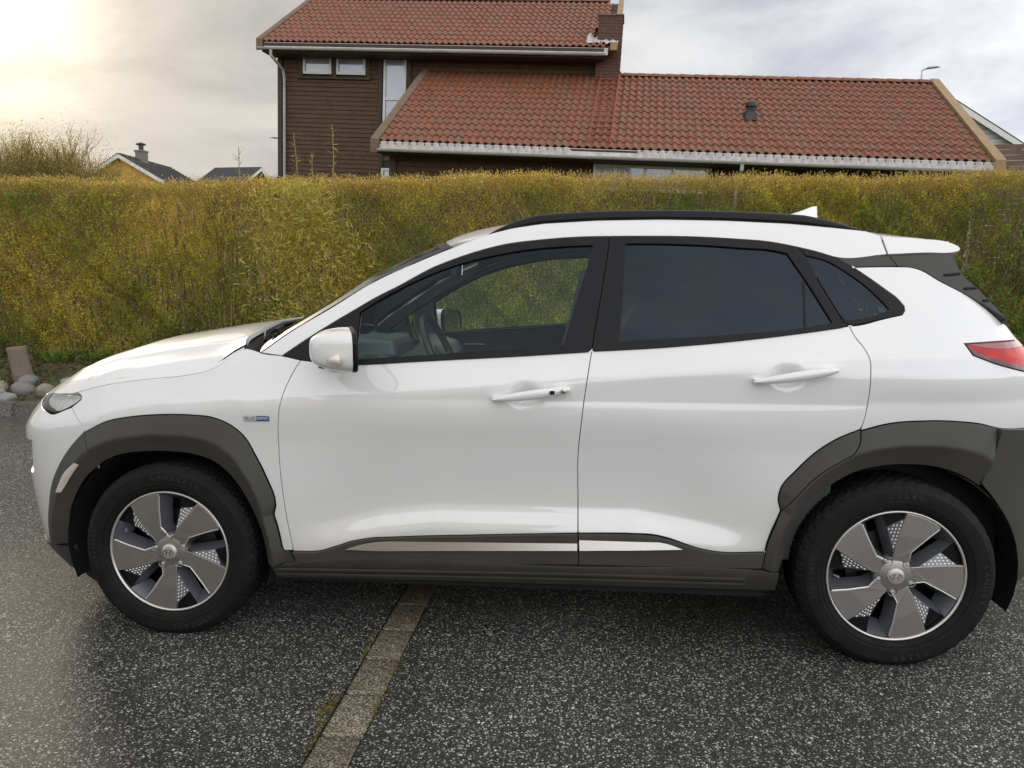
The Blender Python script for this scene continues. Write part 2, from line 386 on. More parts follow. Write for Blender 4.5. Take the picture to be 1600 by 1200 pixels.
TW, TL_ = 0.168, 0.361
def tile_geo():
    n = 8; V = []; F = []
    for j, (yy, dz) in enumerate(((-0.012, 0.030), (TL_ + 0.03, 0.0))):
        for i in range(n + 1):
            t = i / n; V.append((t * (TW + 0.006), yy, dz + 0.026 * math.sin(2 * math.pi * t + 0.4) + 0.026))
    for i in range(n + 1):
        t = i / n; V.append((t * (TW + 0.006), -0.012, 0.026 * math.sin(2 * math.pi * t + 0.4) + 0.026 + 0.006))
    for i in range(n):
        F.append((i, i + 1, n + 2 + i, n + 1 + i)); F.append((2 * n + 2 + i, 2 * n + 3 + i, i + 1, i))
    return np.array(V, float), np.array(F)
TV, TF = tile_geo()
tile_me = mesh_np('tile', TV, TF); tile_me.materials.append(M_TILE); tile_me.shade_smooth()
tile_me.set_sharp_from_angle(angle=math.radians(50))
def roof_field(parent, origin, width, slope_vec, slope_len, pick, skip=lambda e, s: False):
    """tiles in house coordinates; pick(list)->300 shown largest get their own object"""
    sv = Vector(slope_vec).normalized(); nv = Vector((1, 0, 0)).cross(sv).normalized()
    R = Matrix(((1, sv.x, nv.x), (0, sv.y, nv.y), (0, sv.z, nv.z)))
    cells = []
    nr = int(slope_len / TL_ + 0.2); nc = int(width / TW)
    for r in range(nr):
        for c in range(nc):
            e = c * TW; s = r * TL_
            if skip(e, s): continue
            cells.append((e, s))
    own = set(pick(cells))
    VV = []; FF = []; TT = []; k = 0
    for (e, s) in cells:
        P = Vector(origin) + Vector((e, 0, 0)) + sv * s + nv * random.uniform(-0.003, 0.004)
        if (e, s) in own:
            o = bpy.data.objects.new('tile', tile_me); COL.objects.link(o); o.parent = parent
            o.matrix_local = Matrix.Translation(P) @ (R @ Matrix.Rotation(random.uniform(-0.012, 0.012), 3, 'Z')).to_4x4()
        else:
            a = np.array([R @ Vector(v) + P for v in TV]); VV.append(a); FF.append(TF + k); TT.append(np.full((len(TV), 3), random.random())); k += len(TV)
    if VV:
        me = mesh_np('tile_field', np.concatenate(VV), np.concatenate(FF), np.concatenate(TT)); me.shade_smooth(); me.set_sharp_from_angle(angle=math.radians(50))
        o = obj('tile_field', me, M_TILES, parent); tag(o, kind='stuff')
WS = Vector((0, 4.09, 2.31)); WSL = WS.length
# --- wing roof
wing = MB().add([(0, 0, -0.01), (12.9, 0, -0.01), (12.9, 4.09, 2.30), (0, 4.09, 2.30), (0, 0, -0.10), (12.9, 0, -0.10), (12.9, 4.09, 2.2), (0, 4.09, 2.2), (5.2, 8.18, 0.0), (12.9, 8.18, 0.0), (5.2, 4.09, 2.30)],
    [(0, 1, 2, 3), (7, 6, 5, 4), (0, 4, 5, 1), (0, 3, 7, 4), (1, 5, 6, 2), (10, 2, 9, 8)]).build('wing_roof', M_BOARD2, house)
vent_e, vent_s = 8.23, 2.0
roof_field(wing, (0.10, -0.03, 0.0), 12.62, WS, WSL, lambda c: sorted(c, key=lambda q: (q[1], abs(q[0] - 10)))[:0] + sorted(c, key=lambda q: -(q[0] * 0.55 - q[1]))[:300])
def ridge_caps(parent, p0, p1, step=0.36, rad=0.11):
    L = (Vector(p1) - Vector(p0)).length; n = max(1, int(L / step))
    m = MB(); 
    pr = []
    for k in range(9):
        a = math.pi * k / 8; pr.append((math.cos(a), math.sin(a)))
    for (xa, ra) in ((0, 1.0), (step + 0.03, 0.84)):
        m.v += [(xa, c * rad * ra * 1.1, s * rad * ra * 0.85) for c, s in pr]
    m.f = [(k, k + 1, k + 10, k + 9) for k in range(8)] + [tuple(range(8, -1, -1))]
    me = m.mesh('ridge_tile'); me.materials.append(M_TILE)
    for i in range(n):
        o = bpy.data.objects.new('ridge_tile', me); COL.objects.link(o); o.parent = parent
        o.location = Vector(p0) + (Vector(p1) - Vector(p0)) * (i * step / L); o.rotation_euler.z = random.uniform(-0.02, 0.02)
ridge_caps(wing, (4.55, 4.09, 2.34), (12.9, 4.09, 2.34))
def barge(parent, e, p0, p1, m, w=0.10, drop=0.19, up=0.10):
    d = Vector(p1) - Vector(p0)
    V = [(e - w / 2, p0[0], p0[1] + up), (e + w / 2, p0[0], p0[1] + up), (e + w / 2, p1[0], p1[1] + up), (e - w / 2, p1[0], p1[1] + up)]
    V += [(x, y, z - drop - up) for x, y, z in V]
    return MB().add(V, [(0, 1, 2, 3), (7, 6, 5, 4), (0, 4, 5, 1), (1, 5, 6, 2), (2, 6, 7, 3), (3, 7, 4, 0)]).build('barge_board', m, parent)
barge(wing, 0.02, (-0.14, -0.05), (4.09, 2.33), M_BARGE, 0.19)
barge(wing, 12.86, (-0.14, -0.05), (4.13, 2.36), M_BARGE2, 0.20)
# eaves flashing, pleated under the tiles, then gutter
m = MB(); n = 300; V = []
for i in range(n + 1):
    e = 0.12 + i * (12.66 / n); pl = 0.040 * (0.5 + 0.5 * math.sin(2 * math.pi * e / TW)) * (0 if 4.35 < e < 5.75 else 1)
    V += [(e, -0.07 - pl * 1.4, -0.005 + pl * 0.4), (e, -0.115, -0.185)]
m.add(V, [(2 * i, 2 * i + 1, 2 * i + 3, 2 * i + 2) for i in range(n)]).build('eaves_flashing', M_FLASH, wing, smooth=True)
def gutter(parent, e0, e1, y, z, r=0.062):
    m = MB(); pr = [(y - r * math.cos(a), z - r * math.sin(a)) for a in [math.pi * k / 10 for k in range(11)]] 
    V = []
    for e in (e0, e1): V += [(e, a, b) for a, b in pr] + [(e, a * 0.999 + 0.0002, b) for a, b in pr[::-1]]
    k = len(V) // 2
    m.add(V, [(i, (i + 1) % k, (i + 1) % k + k, i + k) for i in range(k)] + [tuple(range(k))[::-1], tuple(range(k, 2 * k))])
    for e in np.arange(e0 + 0.4, e1, 0.85):
        pr2 = [(y - (r + 0.008) * math.cos(a), z - (r + 0.008) * math.sin(a)) for a in [math.pi * q / 10 for q in range(11)]]
        m.add([(e, a, b) for a, b in pr2] + [(e + 0.035, a, b) for a, b in pr2], [(q, q + 1, q + 12, q + 11) for q in range(10)] + [tuple(range(11))[::-1], tuple(range(11, 22))])
    return m.build('gutter', M_GUTTER, parent, smooth=True)
gutter(wing, 0.10, 12.75, -0.165, -0.165)
MB().box((0.06, -0.085, -0.24), (12.84, -0.05, -0.02)).box((0.06, -0.05, -0.24), (12.84, 0.52, -0.20)).build('soffit', M_BOARD2, wing)
def downpipe(parent, pts, r=0.04):
    return MB().tube(pts, r, 10).build('downpipe', M_GUTTER, parent, smooth=True)
downpipe(wing, [(7.9, -0.165, -0.21), (7.9, -0.165, -0.32), (7.9, 0.40, -0.42), (7.9, 0.40, -3.4)])
# roof ladder and ventilator on the wing
sv = WS.normalized(); nv = Vector((1, 0, 0)).cross(sv)
def rp(e, s, h): return Vector((e, 0, 0)) + sv * s + nv * h
lad = MB(); 
for e in (4.69, 5.16): lad.tube([rp(e, 0.12, 0.10), rp(e, WSL + 0.02, 0.12)], 0.017, 6)
lad.build('ladder_rail', M_REDMET, wing)
for i in range(14):
    s = 0.30 + i * 0.325
    MB().tube([rp(4.66, s, 0.12), rp(5.19, s, 0.12)], 0.013, 6).build('ladder_rung', M_REDMET, wing)
MB().box((4.58, 4.0, 2.36), (5.2, 4.2, 2.44)).build('ladder_hook', M_REDMET, wing)
c0 = rp(vent_e, vent_s, 0.02)
vb = MB().add([(c0.x - .15, c0.y - .22, c0.z - .06), (c0.x + .15, c0.y - .22, c0.z - .06), (c0.x + .15, c0.y + .2, c0.z + .17), (c0.x - .15, c0.y + .2, c0.z + .17), (c0.x - .09, c0.y - .09, c0.z + .17), (c0.x + .09, c0.y - .09, c0.z + .17), (c0.x + .09, c0.y + .09, c0.z + .19), (c0.x - .09, c0.y + .09, c0.z + .19)],
    [(0, 1, 5, 4), (1, 2, 6, 5), (2, 3, 7, 6), (3, 0, 4, 7), (4, 5, 6, 7)]).build('roof_ventilator', M_BLACKP, wing, bevel=0.012)
vl = MB().lathe([(0.0, 0.33), (0.07, 0.325), (0.125, 0.29), (0.14, 0.25), (0.135, 0.20), (0.10, 0.185), (0.09, 0.10), (0.09, 0.0)], 20, axis='z')
o = vl.build('roof_ventilator', M_BLACKP, wing, smooth=True); o.location = c0 + Vector((0, 0, 0.05)); o['label'] = 'domed cap of the black roof ventilator'

# --- walls with boards
def boards(parent, e0, e1, y, z0, z1, holes, step=0.118, m=M_BOARD, name='board'):
    """horizontal boards, each split round the openings"""
    z = z0
    while z < z1 - 0.02:
        zt = min(z + step, z1)
        segs = [(e0, e1)]
        for (a, b, c, d) in holes:
            if d > z + 0.03 and c < zt - 0.03:
                ns = []
                for s0, s1 in segs:
                    if b <= s0 or a >= s1: ns.append((s0, s1)); continue
                    if a > s0: ns.append((s0, a))
                    if b < s1: ns.append((b, s1))
                segs = ns
        for s0, s1 in segs:
            if s1 - s0 < 0.05: continue
            j = random.uniform(0, 0.008)
            V = [(s0, y - 0.028 - j, z + 0.006), (s1, y - 0.028 - random.uniform(0, .006), z + 0.006), (s1, y - 0.012, zt - 0.003), (s0, y - 0.012, zt - 0.003), (s0, y, z + 0.006), (s1, y, z + 0.006), (s1, y, zt - 0.003), (s0, y, zt - 0.003)]
            MB().add(V, [(0, 1, 2, 3), (4, 7, 6, 5), (0, 4, 5, 1), (3, 2, 6, 7), (0, 3, 7, 4), (1, 5, 6, 2)]).build(name, m, parent)
        z += step
def window(parent, e0, e1, z0, z1, y, mull=(), fw=0.065, curtain=True):
    w = MB(); 
    for a, b in (((e0, y - 0.055, z0), (e0 + fw, y + 0.03, z1)), ((e1 - fw, y - 0.055, z0), (e1, y + 0.03, z1)), ((e0 + fw, y - 0.053, z0), (e1 - fw, y + 0.03, z0 + fw)), ((e0 + fw, y - 0.053, z1 - fw), (e1 - fw, y + 0.03, z1))): w.box(a, b)
    for q in mull: w.box((e0 + fw, y - 0.051, q - fw * .6), (e1 - fw, y + 0.03, q + fw * .6))
    fr = w.build('window', M_WHITEP, parent, bevel=0.006)
    MB().box((e0 + fw, y - 0.008, z0 + fw), (e1 - fw, y - 0.002, z1 - fw)).build('pane', M_PANE, fr)
    if curtain: MB().box((e0 + fw, y + 0.06, z0 + fw), (e1 - fw, y + 0.065, z1 - fw)).build('curtain', M_CURT, fr)
    return fr
mw = MB().box((-4.1, 4.10, -3.6), (5.0, 9.8, 2.9)).build('main_wall', M_BOARD2, house)
wins = [(-3.42, -2.61, 2.21, 2.83), (-2.47, -1.65, 2.21, 2.82), (-1.14, -0.51, 0.2, 2.79), (-1.15, -0.2, -0.8, -0.20)]
boards(mw, -4.0, 4.62, 4.09, -1.3, 2.80, [(a - .07, b + .07, c - .07, d + .12) for a, b, c, d in wins])
window(mw, *wins[0][:2], *wins[0][2:], 4.06); window(mw, *wins[1][:2], *wins[1][2:], 4.06)
window(mw, *wins[2][:2], *wins[2][2:], 4.06, mull=(1.62,)); window(mw, *wins[3][:2], *wins[3][2:], 4.06)
for e in (-4.1, -3.49, -2.54, -1.58, -1.24, -0.44):
    zb, zt = (-3.5, 2.8) if e in (-4.1,) else ((2.1, 2.8) if e < -1.5 else (0.2, 2.8))
    MB().box((e - 0.06, 4.035, zb), (e + 0.06, 4.0875, zt)).build('trim_board', M_BOARD2, mw)
MB().box((-3.6, 4.0, 2.09), (-1.5, 4.08, 2.14)).build('trim_board', M_BOARD2, mw)
MB().box((-1.24, 4.035, -3.4), (-1.13, 4.0875, 0.2)).build('trim_board', M_BOARD2, mw)
ww = MB().box((0.19, 0.55, -3.6), (12.7, 4.05, -0.2)).build('wing_wall', M_BOARD2, house)
boards(ww, 0.32, 12.7, 0.545, -1.4, -0.21, [(4.75, 7.4, -0.87, -0.22)])
MB().box((0.17, 0.49, -3.5), (0.33, 0.5425, -0.21)).build('corner_board', M_BOARD2, ww)
fr = window(ww, 4.82, 7.3, -0.80, -0.25, 0.52, fw=0.06, curtain=False)
for e in (5.30, 5.95, 6.55): MB().box((e - 0.035, 0.462, -0.739), (e + 0.035, 0.55, -0.311)).build('mullion', M_WHITEP, fr)
MB().box((4.9, 0.54, -0.73), (5.26, 0.548, -0.31)).build('brick_reveal', M_BRICK, fr)
# --- upper roof
US = Vector((0, 3.5, 2.07)); USL = US.length
uo = Vector((-4.4, 3.49, 2.88))
up = MB().add([(-4.4, 3.49, 2.87), (4.98, 3.49, 2.87), (4.98, 6.99, 4.94), (-4.4, 6.99, 4.94), (-4.4, 3.49, 2.78), (4.98, 3.49, 2.78), (4.98, 6.99, 4.84), (-4.4, 6.99, 4.84), (-4.4, 10.5, 2.87), (4.98, 10.5, 2.87)],
    [(0, 1, 2, 3), (7, 6, 5, 4), (0, 4, 5, 1), (0, 3, 7, 4), (1, 5, 6, 2), (3, 2, 9, 8)]).build('upper_roof', M_BOARD2, house)
MB().add([(-4.1, 4.11, 2.85), (-4.1, 9.8, 2.85), (-4.1, 6.99, 4.84), (4.99, 4.11, 2.85), (4.99, 9.8, 2.85), (4.99, 6.99, 4.84)], [(0, 1, 2), (5, 4, 3)]).build('gable_wall', M_BOARD2, up)
roof_field(up, (-4.30, 3.46, 2.88), 9.2, US, USL, lambda c: sorted(c, key=lambda q: q[1] + abs(q[0] - 4.6) * 0.12)[:300], skip=lambda e, s: e - 4.30 > 4.38 and 0.30 < s < 1.25)
ridge_caps(up, (-4.35, 6.99, 4.98), (4.95, 6.99, 4.98))
barge(up, -4.36, (3.35, 2.84), (7.0, 4.98), M_BARGE, 0.16)
barge(up, 5.00, (4.75, 3.62), (7.0, 4.98), M_BARGE2, 0.14)
m = MB(); V = []
for i in range(161):
    e = -4.25 + i * (9.1 / 160); V += [(e, 3.42, 2.865), (e, 3.385, 2.69)]
m.add(V, [(2 * i, 2 * i + 1, 2 * i + 3, 2 * i + 2) for i in range(160)]).build('eaves_flashing', M_FLASH, up, smooth=True)
gutter(up, -4.38, 4.80, 3.325, 2.715)
MB().box((-4.3, 3.40, 2.62), (4.75, 3.44, 2.85)).box((-4.3, 3.44, 2.62), (4.75, 4.10, 2.66)).build('soffit', M_BOARD2, up)
downpipe(up, [(-4.02, 3.325, 2.66), (-4.02, 3.335, 2.52), (-3.94, 3.9, 2.28), (-3.94, 3.98, 2.1), (-3.94, 3.98, -3.3)])
# --- brick chimney on the gable corner
ch = empty('chimney', (4.86, 4.2, 1.9), house)
chx0, chx1, chy0, chy1 = 4.54, 5.16, 3.80, 4.60
MB().box((chx0 - 4.86 + .012, chy0 - 4.2 + .012, 0), (chx1 - 4.86 - .012, chy1 - 4.2 - .012, 1.82)).build('mortar_core', M_MORT, ch)
bl, bh = 0.155, 0.0765
bm1 = bevel_box_mesh('brick', bl - 0.014, 0.10, bh - 0.014, 0.004, 3, 0.001); bm1.materials.append(M_BRICK)
for r in range(24):
    z = 0.02 + r * bh + bh / 2
    off = 0 if r % 2 else -bl / 2
    for i in range(5):
        x = chx0 - 4.86 + bl * (i + 0.5) + off
        if x - bl / 2 < chx0 - 4.86 - 0.09 or x + bl / 2 > chx1 - 4.86 + 0.09: continue
        x = min(max(x, chx0 - 4.86 + bl * .5 - 0.01), chx1 - 4.86 - bl * .5 + 0.01)
        o = bpy.data.objects.new('brick', bm1); COL.objects.link(o); o.parent = ch; o.location = (x + random.uniform(-.002, .002), chy0 - 4.2 + 0.05, z)
    for i in range(5):
        y = chy0 - 4.2 + bl * (i + 0.6) + off * .5 + 0.06
        if y > chy1 - 4.2 - bl * .4: continue
        o = bpy.data.objects.new('brick', bm1); COL.objects.link(o); o.parent = ch; o.location = (chx1 - 4.86 - 0.05, y, z); o.rotation_euler.z = math.pi / 2
MB().box((chx0 - 4.86 - .02, chy0 - 4.2 - .02, 1.845), (chx1 - 4.86 + .02, chy1 - 4.2 + .02, 1.87)).build('chimney_cap', M_MORT, ch)
# crumpled lead apron at the chimney foot
xs = np.linspace(4.27, 5.08, 34); ts = np.linspace(0, 1, 12)
X, T = np.meshgrid(xs, ts); s = 0.12 + T * 0.50
Y = 3.49 + s * 0.861; Z = 2.88 + s * 0.509 + 0.085 + 0.03 * np.sin(X * 37 + T * 9) * np.sin(T * 11 + X * 5) + 0.10 * np.exp(-((X - 4.33) / 0.06) ** 2) * T
i = np.arange(11)[:, None] * 34 + np.arange(33)[None]
obj('lead_apron', mesh_np('lead_apron', np.stack([X, Y, Z], -1), np.stack([i, i + 1, i + 35, i + 34], -1).reshape(-1, 4)), M_FLASH, up, smooth=True)
MB().box((4.90, 3.32, 2.80), (5.07, 3.60, 2.98)).build('verge_block', M_BARGE2, up)

# ------------------------------------------------------------------ far buildings
M_YELL = mat('yellow_board_wall', (0.62, 0.33, 0.075), 0.7, noise=(1.5, 0.3, (0.55, 0.28, 0.06)))
M_SLATE = mat('dark_grey_tiles', (0.050, 0.050, 0.055), 0.7, noise=(2, 0.2, (0.075, 0.073, 0.075)))
M_PALE = mat('pale_board_wall', (0.62, 0.64, 0.61), 0.6)
def far_house(name, label, p, ang, hw, length, rise, eave, wallm, roofm, ov=0.35, trim=M_WHITEP, chim=None, rows=0):
    """gable end at p facing local -y; apex at eave+rise"""
    r = empty(name, p); r.rotation_euler.z = ang; tag(r, label, 'house')
    w = MB().add([(-hw, 0, -3), (hw, 0, -3), (hw, 0, eave), (0, 0, eave + rise), (-hw, 0, eave), (-hw, length, -3), (hw, length, -3), (hw, length, eave), (0, length, eave + rise), (-hw, length, eave)],
        [(0, 1, 2, 3, 4), (9, 8, 7, 6, 5), (1, 6, 7, 2), (5, 0, 4, 9)]).build('wall', wallm, r)
    k = rise / hw; t = 0.12
    rf = MB()
    for sgn in (-1, 1):
        a = [(0, -ov, eave + rise + t), (sgn * (hw + ov), -ov, eave - ov * k + t), (sgn * (hw + ov), length + ov, eave - ov * k + t), (0, length + ov, eave + rise + t)]
        rf.add(a + [(x, y, z - t) for x, y, z in a], [(0, 1, 2, 3), (7, 6, 5, 4), (0, 4, 5, 1), (1, 5, 6, 2), (2, 6, 7, 3)])
    rfo = rf.build('roof', roofm, r)
    b = MB()
    for sgn in (-1, 1):
        q = [(0, -ov - .03, eave + rise + .05), (sgn * (hw + ov), -ov - .03, eave - ov * k + .05), (sgn * (hw + ov), -ov - .03, eave - ov * k - .17), (0, -ov - .03, eave + rise - .17)]
        b.add(q + [(x, y + .04, z) for x, y, z in q], [(0, 1, 2, 3), (7, 6, 5, 4), (0, 4, 5, 1), (2, 6, 7, 3), (1, 5, 6, 2)])
    b.build('barge_board', trim, r)
    # tile courses and wall boards, proud lines
    if rows:
        for sgn in (-1, 1):
            m = MB()
            for i in range(rows):
                f = (i + 0.5) / rows; x = sgn * (hw + ov) * f; z = eave + rise + t - k * (hw + ov) * f
                m.box((min(x, x + sgn * .05), -ov, z - .02), (max(x, x + sgn * .05), length + ov, z + 0.035))
            m.build('tile_course', roofm, rfo)
    if chim:
        MB().box((chim[0] - .26, chim[1] - .26, eave + rise - 0.5), (chim[0] + .26, chim[1] + .26, eave + rise + chim[2])).box((chim[0] - .30, chim[1] - .30, eave + rise + chim[2]), (chim[0] + .30, chim[1] + .30, eave + rise + chim[2] + .1)).build('chimney', M_MORT, rfo)
        MB().lathe([(0.14, 0), (0.14, .3), (.28, .33), (.28, .40), (.0, .5)], 12, axis='z').build('chimney_pot', M_BLACKP, rfo, loc=(chim[0], chim[1], eave + rise + chim[2] + .1))
    return r
far_house('yellow_house', 'small yellow house with dark grey roof left of the brown house', (-25.6, 40.6, 5.0), math.radians(0), 2.35, 5.0, 1.35, 2.35, M_YELL, M_SLATE, chim=(0.3, 1.6, 0.45), rows=14)
far_house('grey_roofed_house', 'house showing only its dark grey hipped roof, between yellow and brown houses', (-21.9, 51, 5.6), math.radians(90), 3.6, 2.7, 1.7, 2.1, M_BOARD, M_SLATE, rows=12)
far_house('pale_gabled_house', 'pale boarded gable with dark roof edge at the right edge of the picture', (14.9, 28.2, 1.85), math.radians(-4), 4.1, 10, 2.75, 3.75, M_PALE, M_SLATE, ov=0.3)
gp = MB()
pgh = [o for o in bpy.data.objects if o.name == 'pale_gabled_house'][0]
for i in range(26):
    z = 2.0 + i * 0.17; hw_ = 4.1 if z < 3.75 else 4.1 * (6.5 - z) / 2.75
    if hw_ > 0.1: MB().box((-hw_, -0.05, z), (hw_, -0.01, z + 0.145)).build('board', M_PALE, pgh)
mr_ = empty('white_metal_roof', (-21.2, 52, 6.0)); tag(mr_, 'sliver of pale sloping roof beside the brown house corner', 'roof')
MB().add([(-0.6, 0, 2.7), (5, 0, 5.2), (5, 5, 5.2), (-0.6, 5, 2.7), (-0.6, 0, 2.5), (5, 0, 5.0), (5, 5, 5.0), (-0.6, 5, 2.5)], [(0, 1, 2, 3), (7, 6, 5, 4), (0, 4, 5, 1), (1, 5, 6, 2), (2, 6, 7, 3), (3, 7, 4, 0)]).build('roof_sheet', mat('pale_sheet_metal', (0.55, 0.60, 0.66), 0.4), mr_)
# brown plank fence at far right
fen = empty('plank_fence', (12.6, 20.0, 1.0)); tag(fen, 'weathered brown horizontal plank fence at the far right behind the roof', 'fence')
M_FEN = mat('weathered_plank', (0.12, 0.075, 0.05), 0.85, noise=(4, 0.2, (0.18, 0.12, 0.085)), bump=(20, .4))
for i in range(28):
    MB().box((0, random.uniform(0, .012), i * 0.15), (9.0, 0.03, i * 0.15 + 0.135)).build('plank', M_FEN, fen)
for i in range(5): MB().box((i * 2.2, 0.031, -0.2), (i * 2.2 + 0.1, 0.13, 4.3)).build('post', M_FEN, fen)
# street lamps
M_POLE = mat('galvanised_pole', (0.40, 0.41, 0.42), 0.45, metal=0.6)
def street_lamp(label, p, top, arm, ang):
    r = empty('street_lamp', p); r.rotation_euler.z = ang; tag(r, label, 'street lamp')
    MB().tube([(0, 0, 0), (0, 0, top - 0.3), (0.0, 0, top - 0.08), (arm * .4, 0, top)], [0.06, 0.045, 0.04, 0.035], 8).build('pole', M_POLE, r, smooth=True)
    MB().tube([(arm * .35, 0, top), (arm * .5, 0, top + .03), (arm * 1.2, 0, top + .06), (arm * 1.6, 0, top + .05)], [0.05, 0.13, 0.13, 0.03], 10, squash=0.45).build('lamp_head', mat('lamp_head', (0.62, 0.62, 0.6), 0.4), r, smooth=True)
street_lamp('street lamp with flat pale head peeking left of the brown house', (-13.9, 37.0, 3.0), 5.85, -0.75, 0)
street_lamp('slim street lamp rising behind the right end of the red roof', (16.75, 34.65, 3.0), 8.0, 0.5, 0)
# ------------------------------------------------------------------ hedge and plants
def leaf_mat(name, trans=0.35, rough=0.45):
    m = bpy.data.materials.new(name); m.use_nodes = True; nt, b = nodes(m); N = nt.nodes.new; L = nt.links.new
    a = N('ShaderNodeAttribute'); a.attribute_name = 'tint'
    L(a.outputs['Color'], b.inputs['Base Color']); b.inputs['Roughness'].default_value = rough
    t = N('ShaderNodeBsdfTranslucent'); h = N('ShaderNodeVectorMath'); h.operation = 'MULTIPLY'; L(a.outputs['Color'], h.inputs[0]); h.inputs[1].default_value = (1.6, 1.55, 0.45); L(h.outputs[0], t.inputs['Color'])
    mx_ = N('ShaderNodeMixShader'); mx_.inputs[0].default_value = trans; L(b.outputs[0], mx_.inputs[1]); L(t.outputs[0], mx_.inputs[2])
    L(mx_.outputs[0], nt.nodes['Material Output'].inputs['Surface'])
    return m
M_LEAF = leaf_mat('hedge_leaf', 0.42); M_TWIG = leaf_mat('hedge_twig', 0.0, 0.8); M_BLEAF = leaf_mat('bamboo_leaf', 0.3)
def rand_unit(n):
    v = rng.normal(size=(n, 3)); return v / np.linalg.norm(v, axis=1, keepdims=True)
def leaves_mesh(name, P, D, Nn, length, width, col, fold=0.25):
    """each leaf: 6-vertex pointed blade, 4 triangles. P base, D direction, Nn rough normal"""
    n = len(P); D = D / np.linalg.norm(D, axis=1, keepdims=True)
    W = np.cross(D, Nn); W /= np.maximum(np.linalg.norm(W, axis=1, keepdims=True), 1e-6); U = np.cross(W, D)
    l = length[:, None]; w = width[:, None]
    mid = P + D * l * 0.45 - U * l * 0.03
    V = np.stack([P, mid + W * w * .5 + U * w * fold, mid, mid - W * w * .5 + U * w * fold, P + D * l - U * l * 0.12], 1)
    F = np.array([[0, 2, 1], [0, 3, 2], [1, 2, 4], [2, 3, 4]])[None] + (np.arange(n) * 5)[:, None, None]
    return mesh_np(name, V.reshape(-1, 3), F.reshape(-1, 3), np.repeat(col, 5, axis=0))
def small_leaves(name, P, D, Nn, length, width, col):
    """folded diamond leaves, two triangles each"""
    n = len(P); D = D / np.linalg.norm(D, axis=1, keepdims=True)
    W = np.cross(D, Nn); W /= np.maximum(np.linalg.norm(W, axis=1, keepdims=True), 1e-6); U = np.cross(W, D); l = length[:, None]; w = width[:, None]
    V = np.stack([P, P + D * l * .5 + W * w * .5 + U * w * .2, P + D * l, P + D * l * .5 - W * w * .5 + U * w * .2], 1)
    F = np.array([[0, 2, 1], [0, 3, 2]])[None] + (np.arange(n) * 4)[:, None, None]
    return mesh_np(name, V.reshape(-1, 3), F.reshape(-1, 3), np.repeat(col, 4, axis=0))
def twigs_mesh(name, P, D, length, rad, col, bend=0.12):
    """three-sided tapering twigs of two segments"""
    n = len(P); D = D / np.linalg.norm(D, axis=1, keepdims=True)
    A = np.cross(D, rand_unit(n)); A /= np.linalg.norm(A, axis=1, keepdims=True); B = np.cross(D, A)
    l = length[:, None]; r = rad[:, None]; ring = []
    for t, k, bd in ((0, 1, 0), (0.5, 0.75, bend), (1, 0.35, 0)):
        c = P + D * l * t + A * l * bd
        for a in (0, 2.0944, 4.1888): ring.append(c + (A * math.cos(a) + B * math.sin(a)) * r * k)
    V = np.stack(ring, 1); f = []
    for s in (0, 3):
        for i in range(3): j = (i + 1) % 3; f += [[s + i, s + j, s + 3 + j], [s + i, s + 3 + j, s + 3 + i]]
    F = np.array(f)[None] + (np.arange(n) * 9)[:, None, None]
    return mesh_np(name, V.reshape(-1, 3), F.reshape(-1, 3), np.repeat(col, 9, axis=0))
def patch(x, z, s=1.0):
    return (np.sin(x * 1.7 * s + 0.6) * np.sin(z * 2.6 * s + x * 0.5) + 0.6 * np.sin(x * 4.1 * s + z * 3.7 * s + 1.3) + 0.4 * np.sin(x * 7.9 * s - z * 6.1 * s))
HX0, HX1, HD = -8.8, 8.6, 1.05
def hface(x): return 5.28 + 0.035 * x
def htop(x): return 2.485 + 0.014 * np.sin(x * 2.3) + 0.02 * np.sin(x * 0.9 + 1) + 0.012 * np.sin(x * 7.7) + 0.008 * np.sin(x * 17 + 2)
hedge = empty('hedge', (0, 5.8, 0.4)); tag(hedge, 'tall clipped hedge with olive green and brown twiggy growth behind the car', 'hedge')
def bulge(x, z): return 0.05 * np.sin(x * 2.1 + z * 1.3) + 0.035 * np.sin(x * 5.3 - z * 3.1) + 0.02 * np.sin(x * 11 + z * 9) + 0.07 * patch(x * 2.7, z * 2.7) + 0.05 * patch(x * 6.1 + 2, z * 6.3)
def hedge_point(n, front=0.8):
    x = rng.uniform(HX0, HX1, n); zt = htop(x)
    side = rng.random(n)
    z = 0.42 + (zt - 0.42) * rng.random(n) ** 0.95
    y = hface(x) + bulge(x, z) + np.abs(rng.normal(0, 0.16, n)) + np.where(side > front, rng.uniform(0, HD, n), 0)
    top = side > 0.90
    z = np.where(top, zt - np.abs(rng.normal(0, 0.05, n)), z)
    y = np.where(top, hface(x) + rng.uniform(0, HD, n), y)
    return x, y, z, zt
# leaves: green in patches, more of them low down and to the right
n = 760000
x, y, z, zt = hedge_point(n)
hh = (z - 0.42) / (zt - 0.42)
dens = 0.52 + 0.20 * patch(x, z) - 0.16 * np.clip((hh - 0.55) / 0.4, 0, 1) + 0.30 * np.clip((x - 1.0) / 2.5, 0, 1) * np.clip((0.97 - hh) / 0.10, 0, 1) + 0.10 * np.clip((0.4 - hh) / 0.3, 0, 1)
dens += np.where(hh > 0.97, 0.10, 0)
keep = rng.random(n) < np.clip(dens + .04 + .12 * patch(x * 5.3, z * 5.1), 0.30, 1.0)
x, y, z, hh = x[keep], y[keep], z[keep], hh[keep]; n = len(x)
g = np.clip(0.5 + 0.5 * patch(x + 3, z, 0.8) + 0.55 * np.clip((x - 0.8) / 2.0, -0.25, 1) * np.clip((0.95 - hh) / 0.12, 0, 1) + rng.normal(0, 0.25, n) + 0.45 * (0.55 - hh), 0, 1)[:, None]
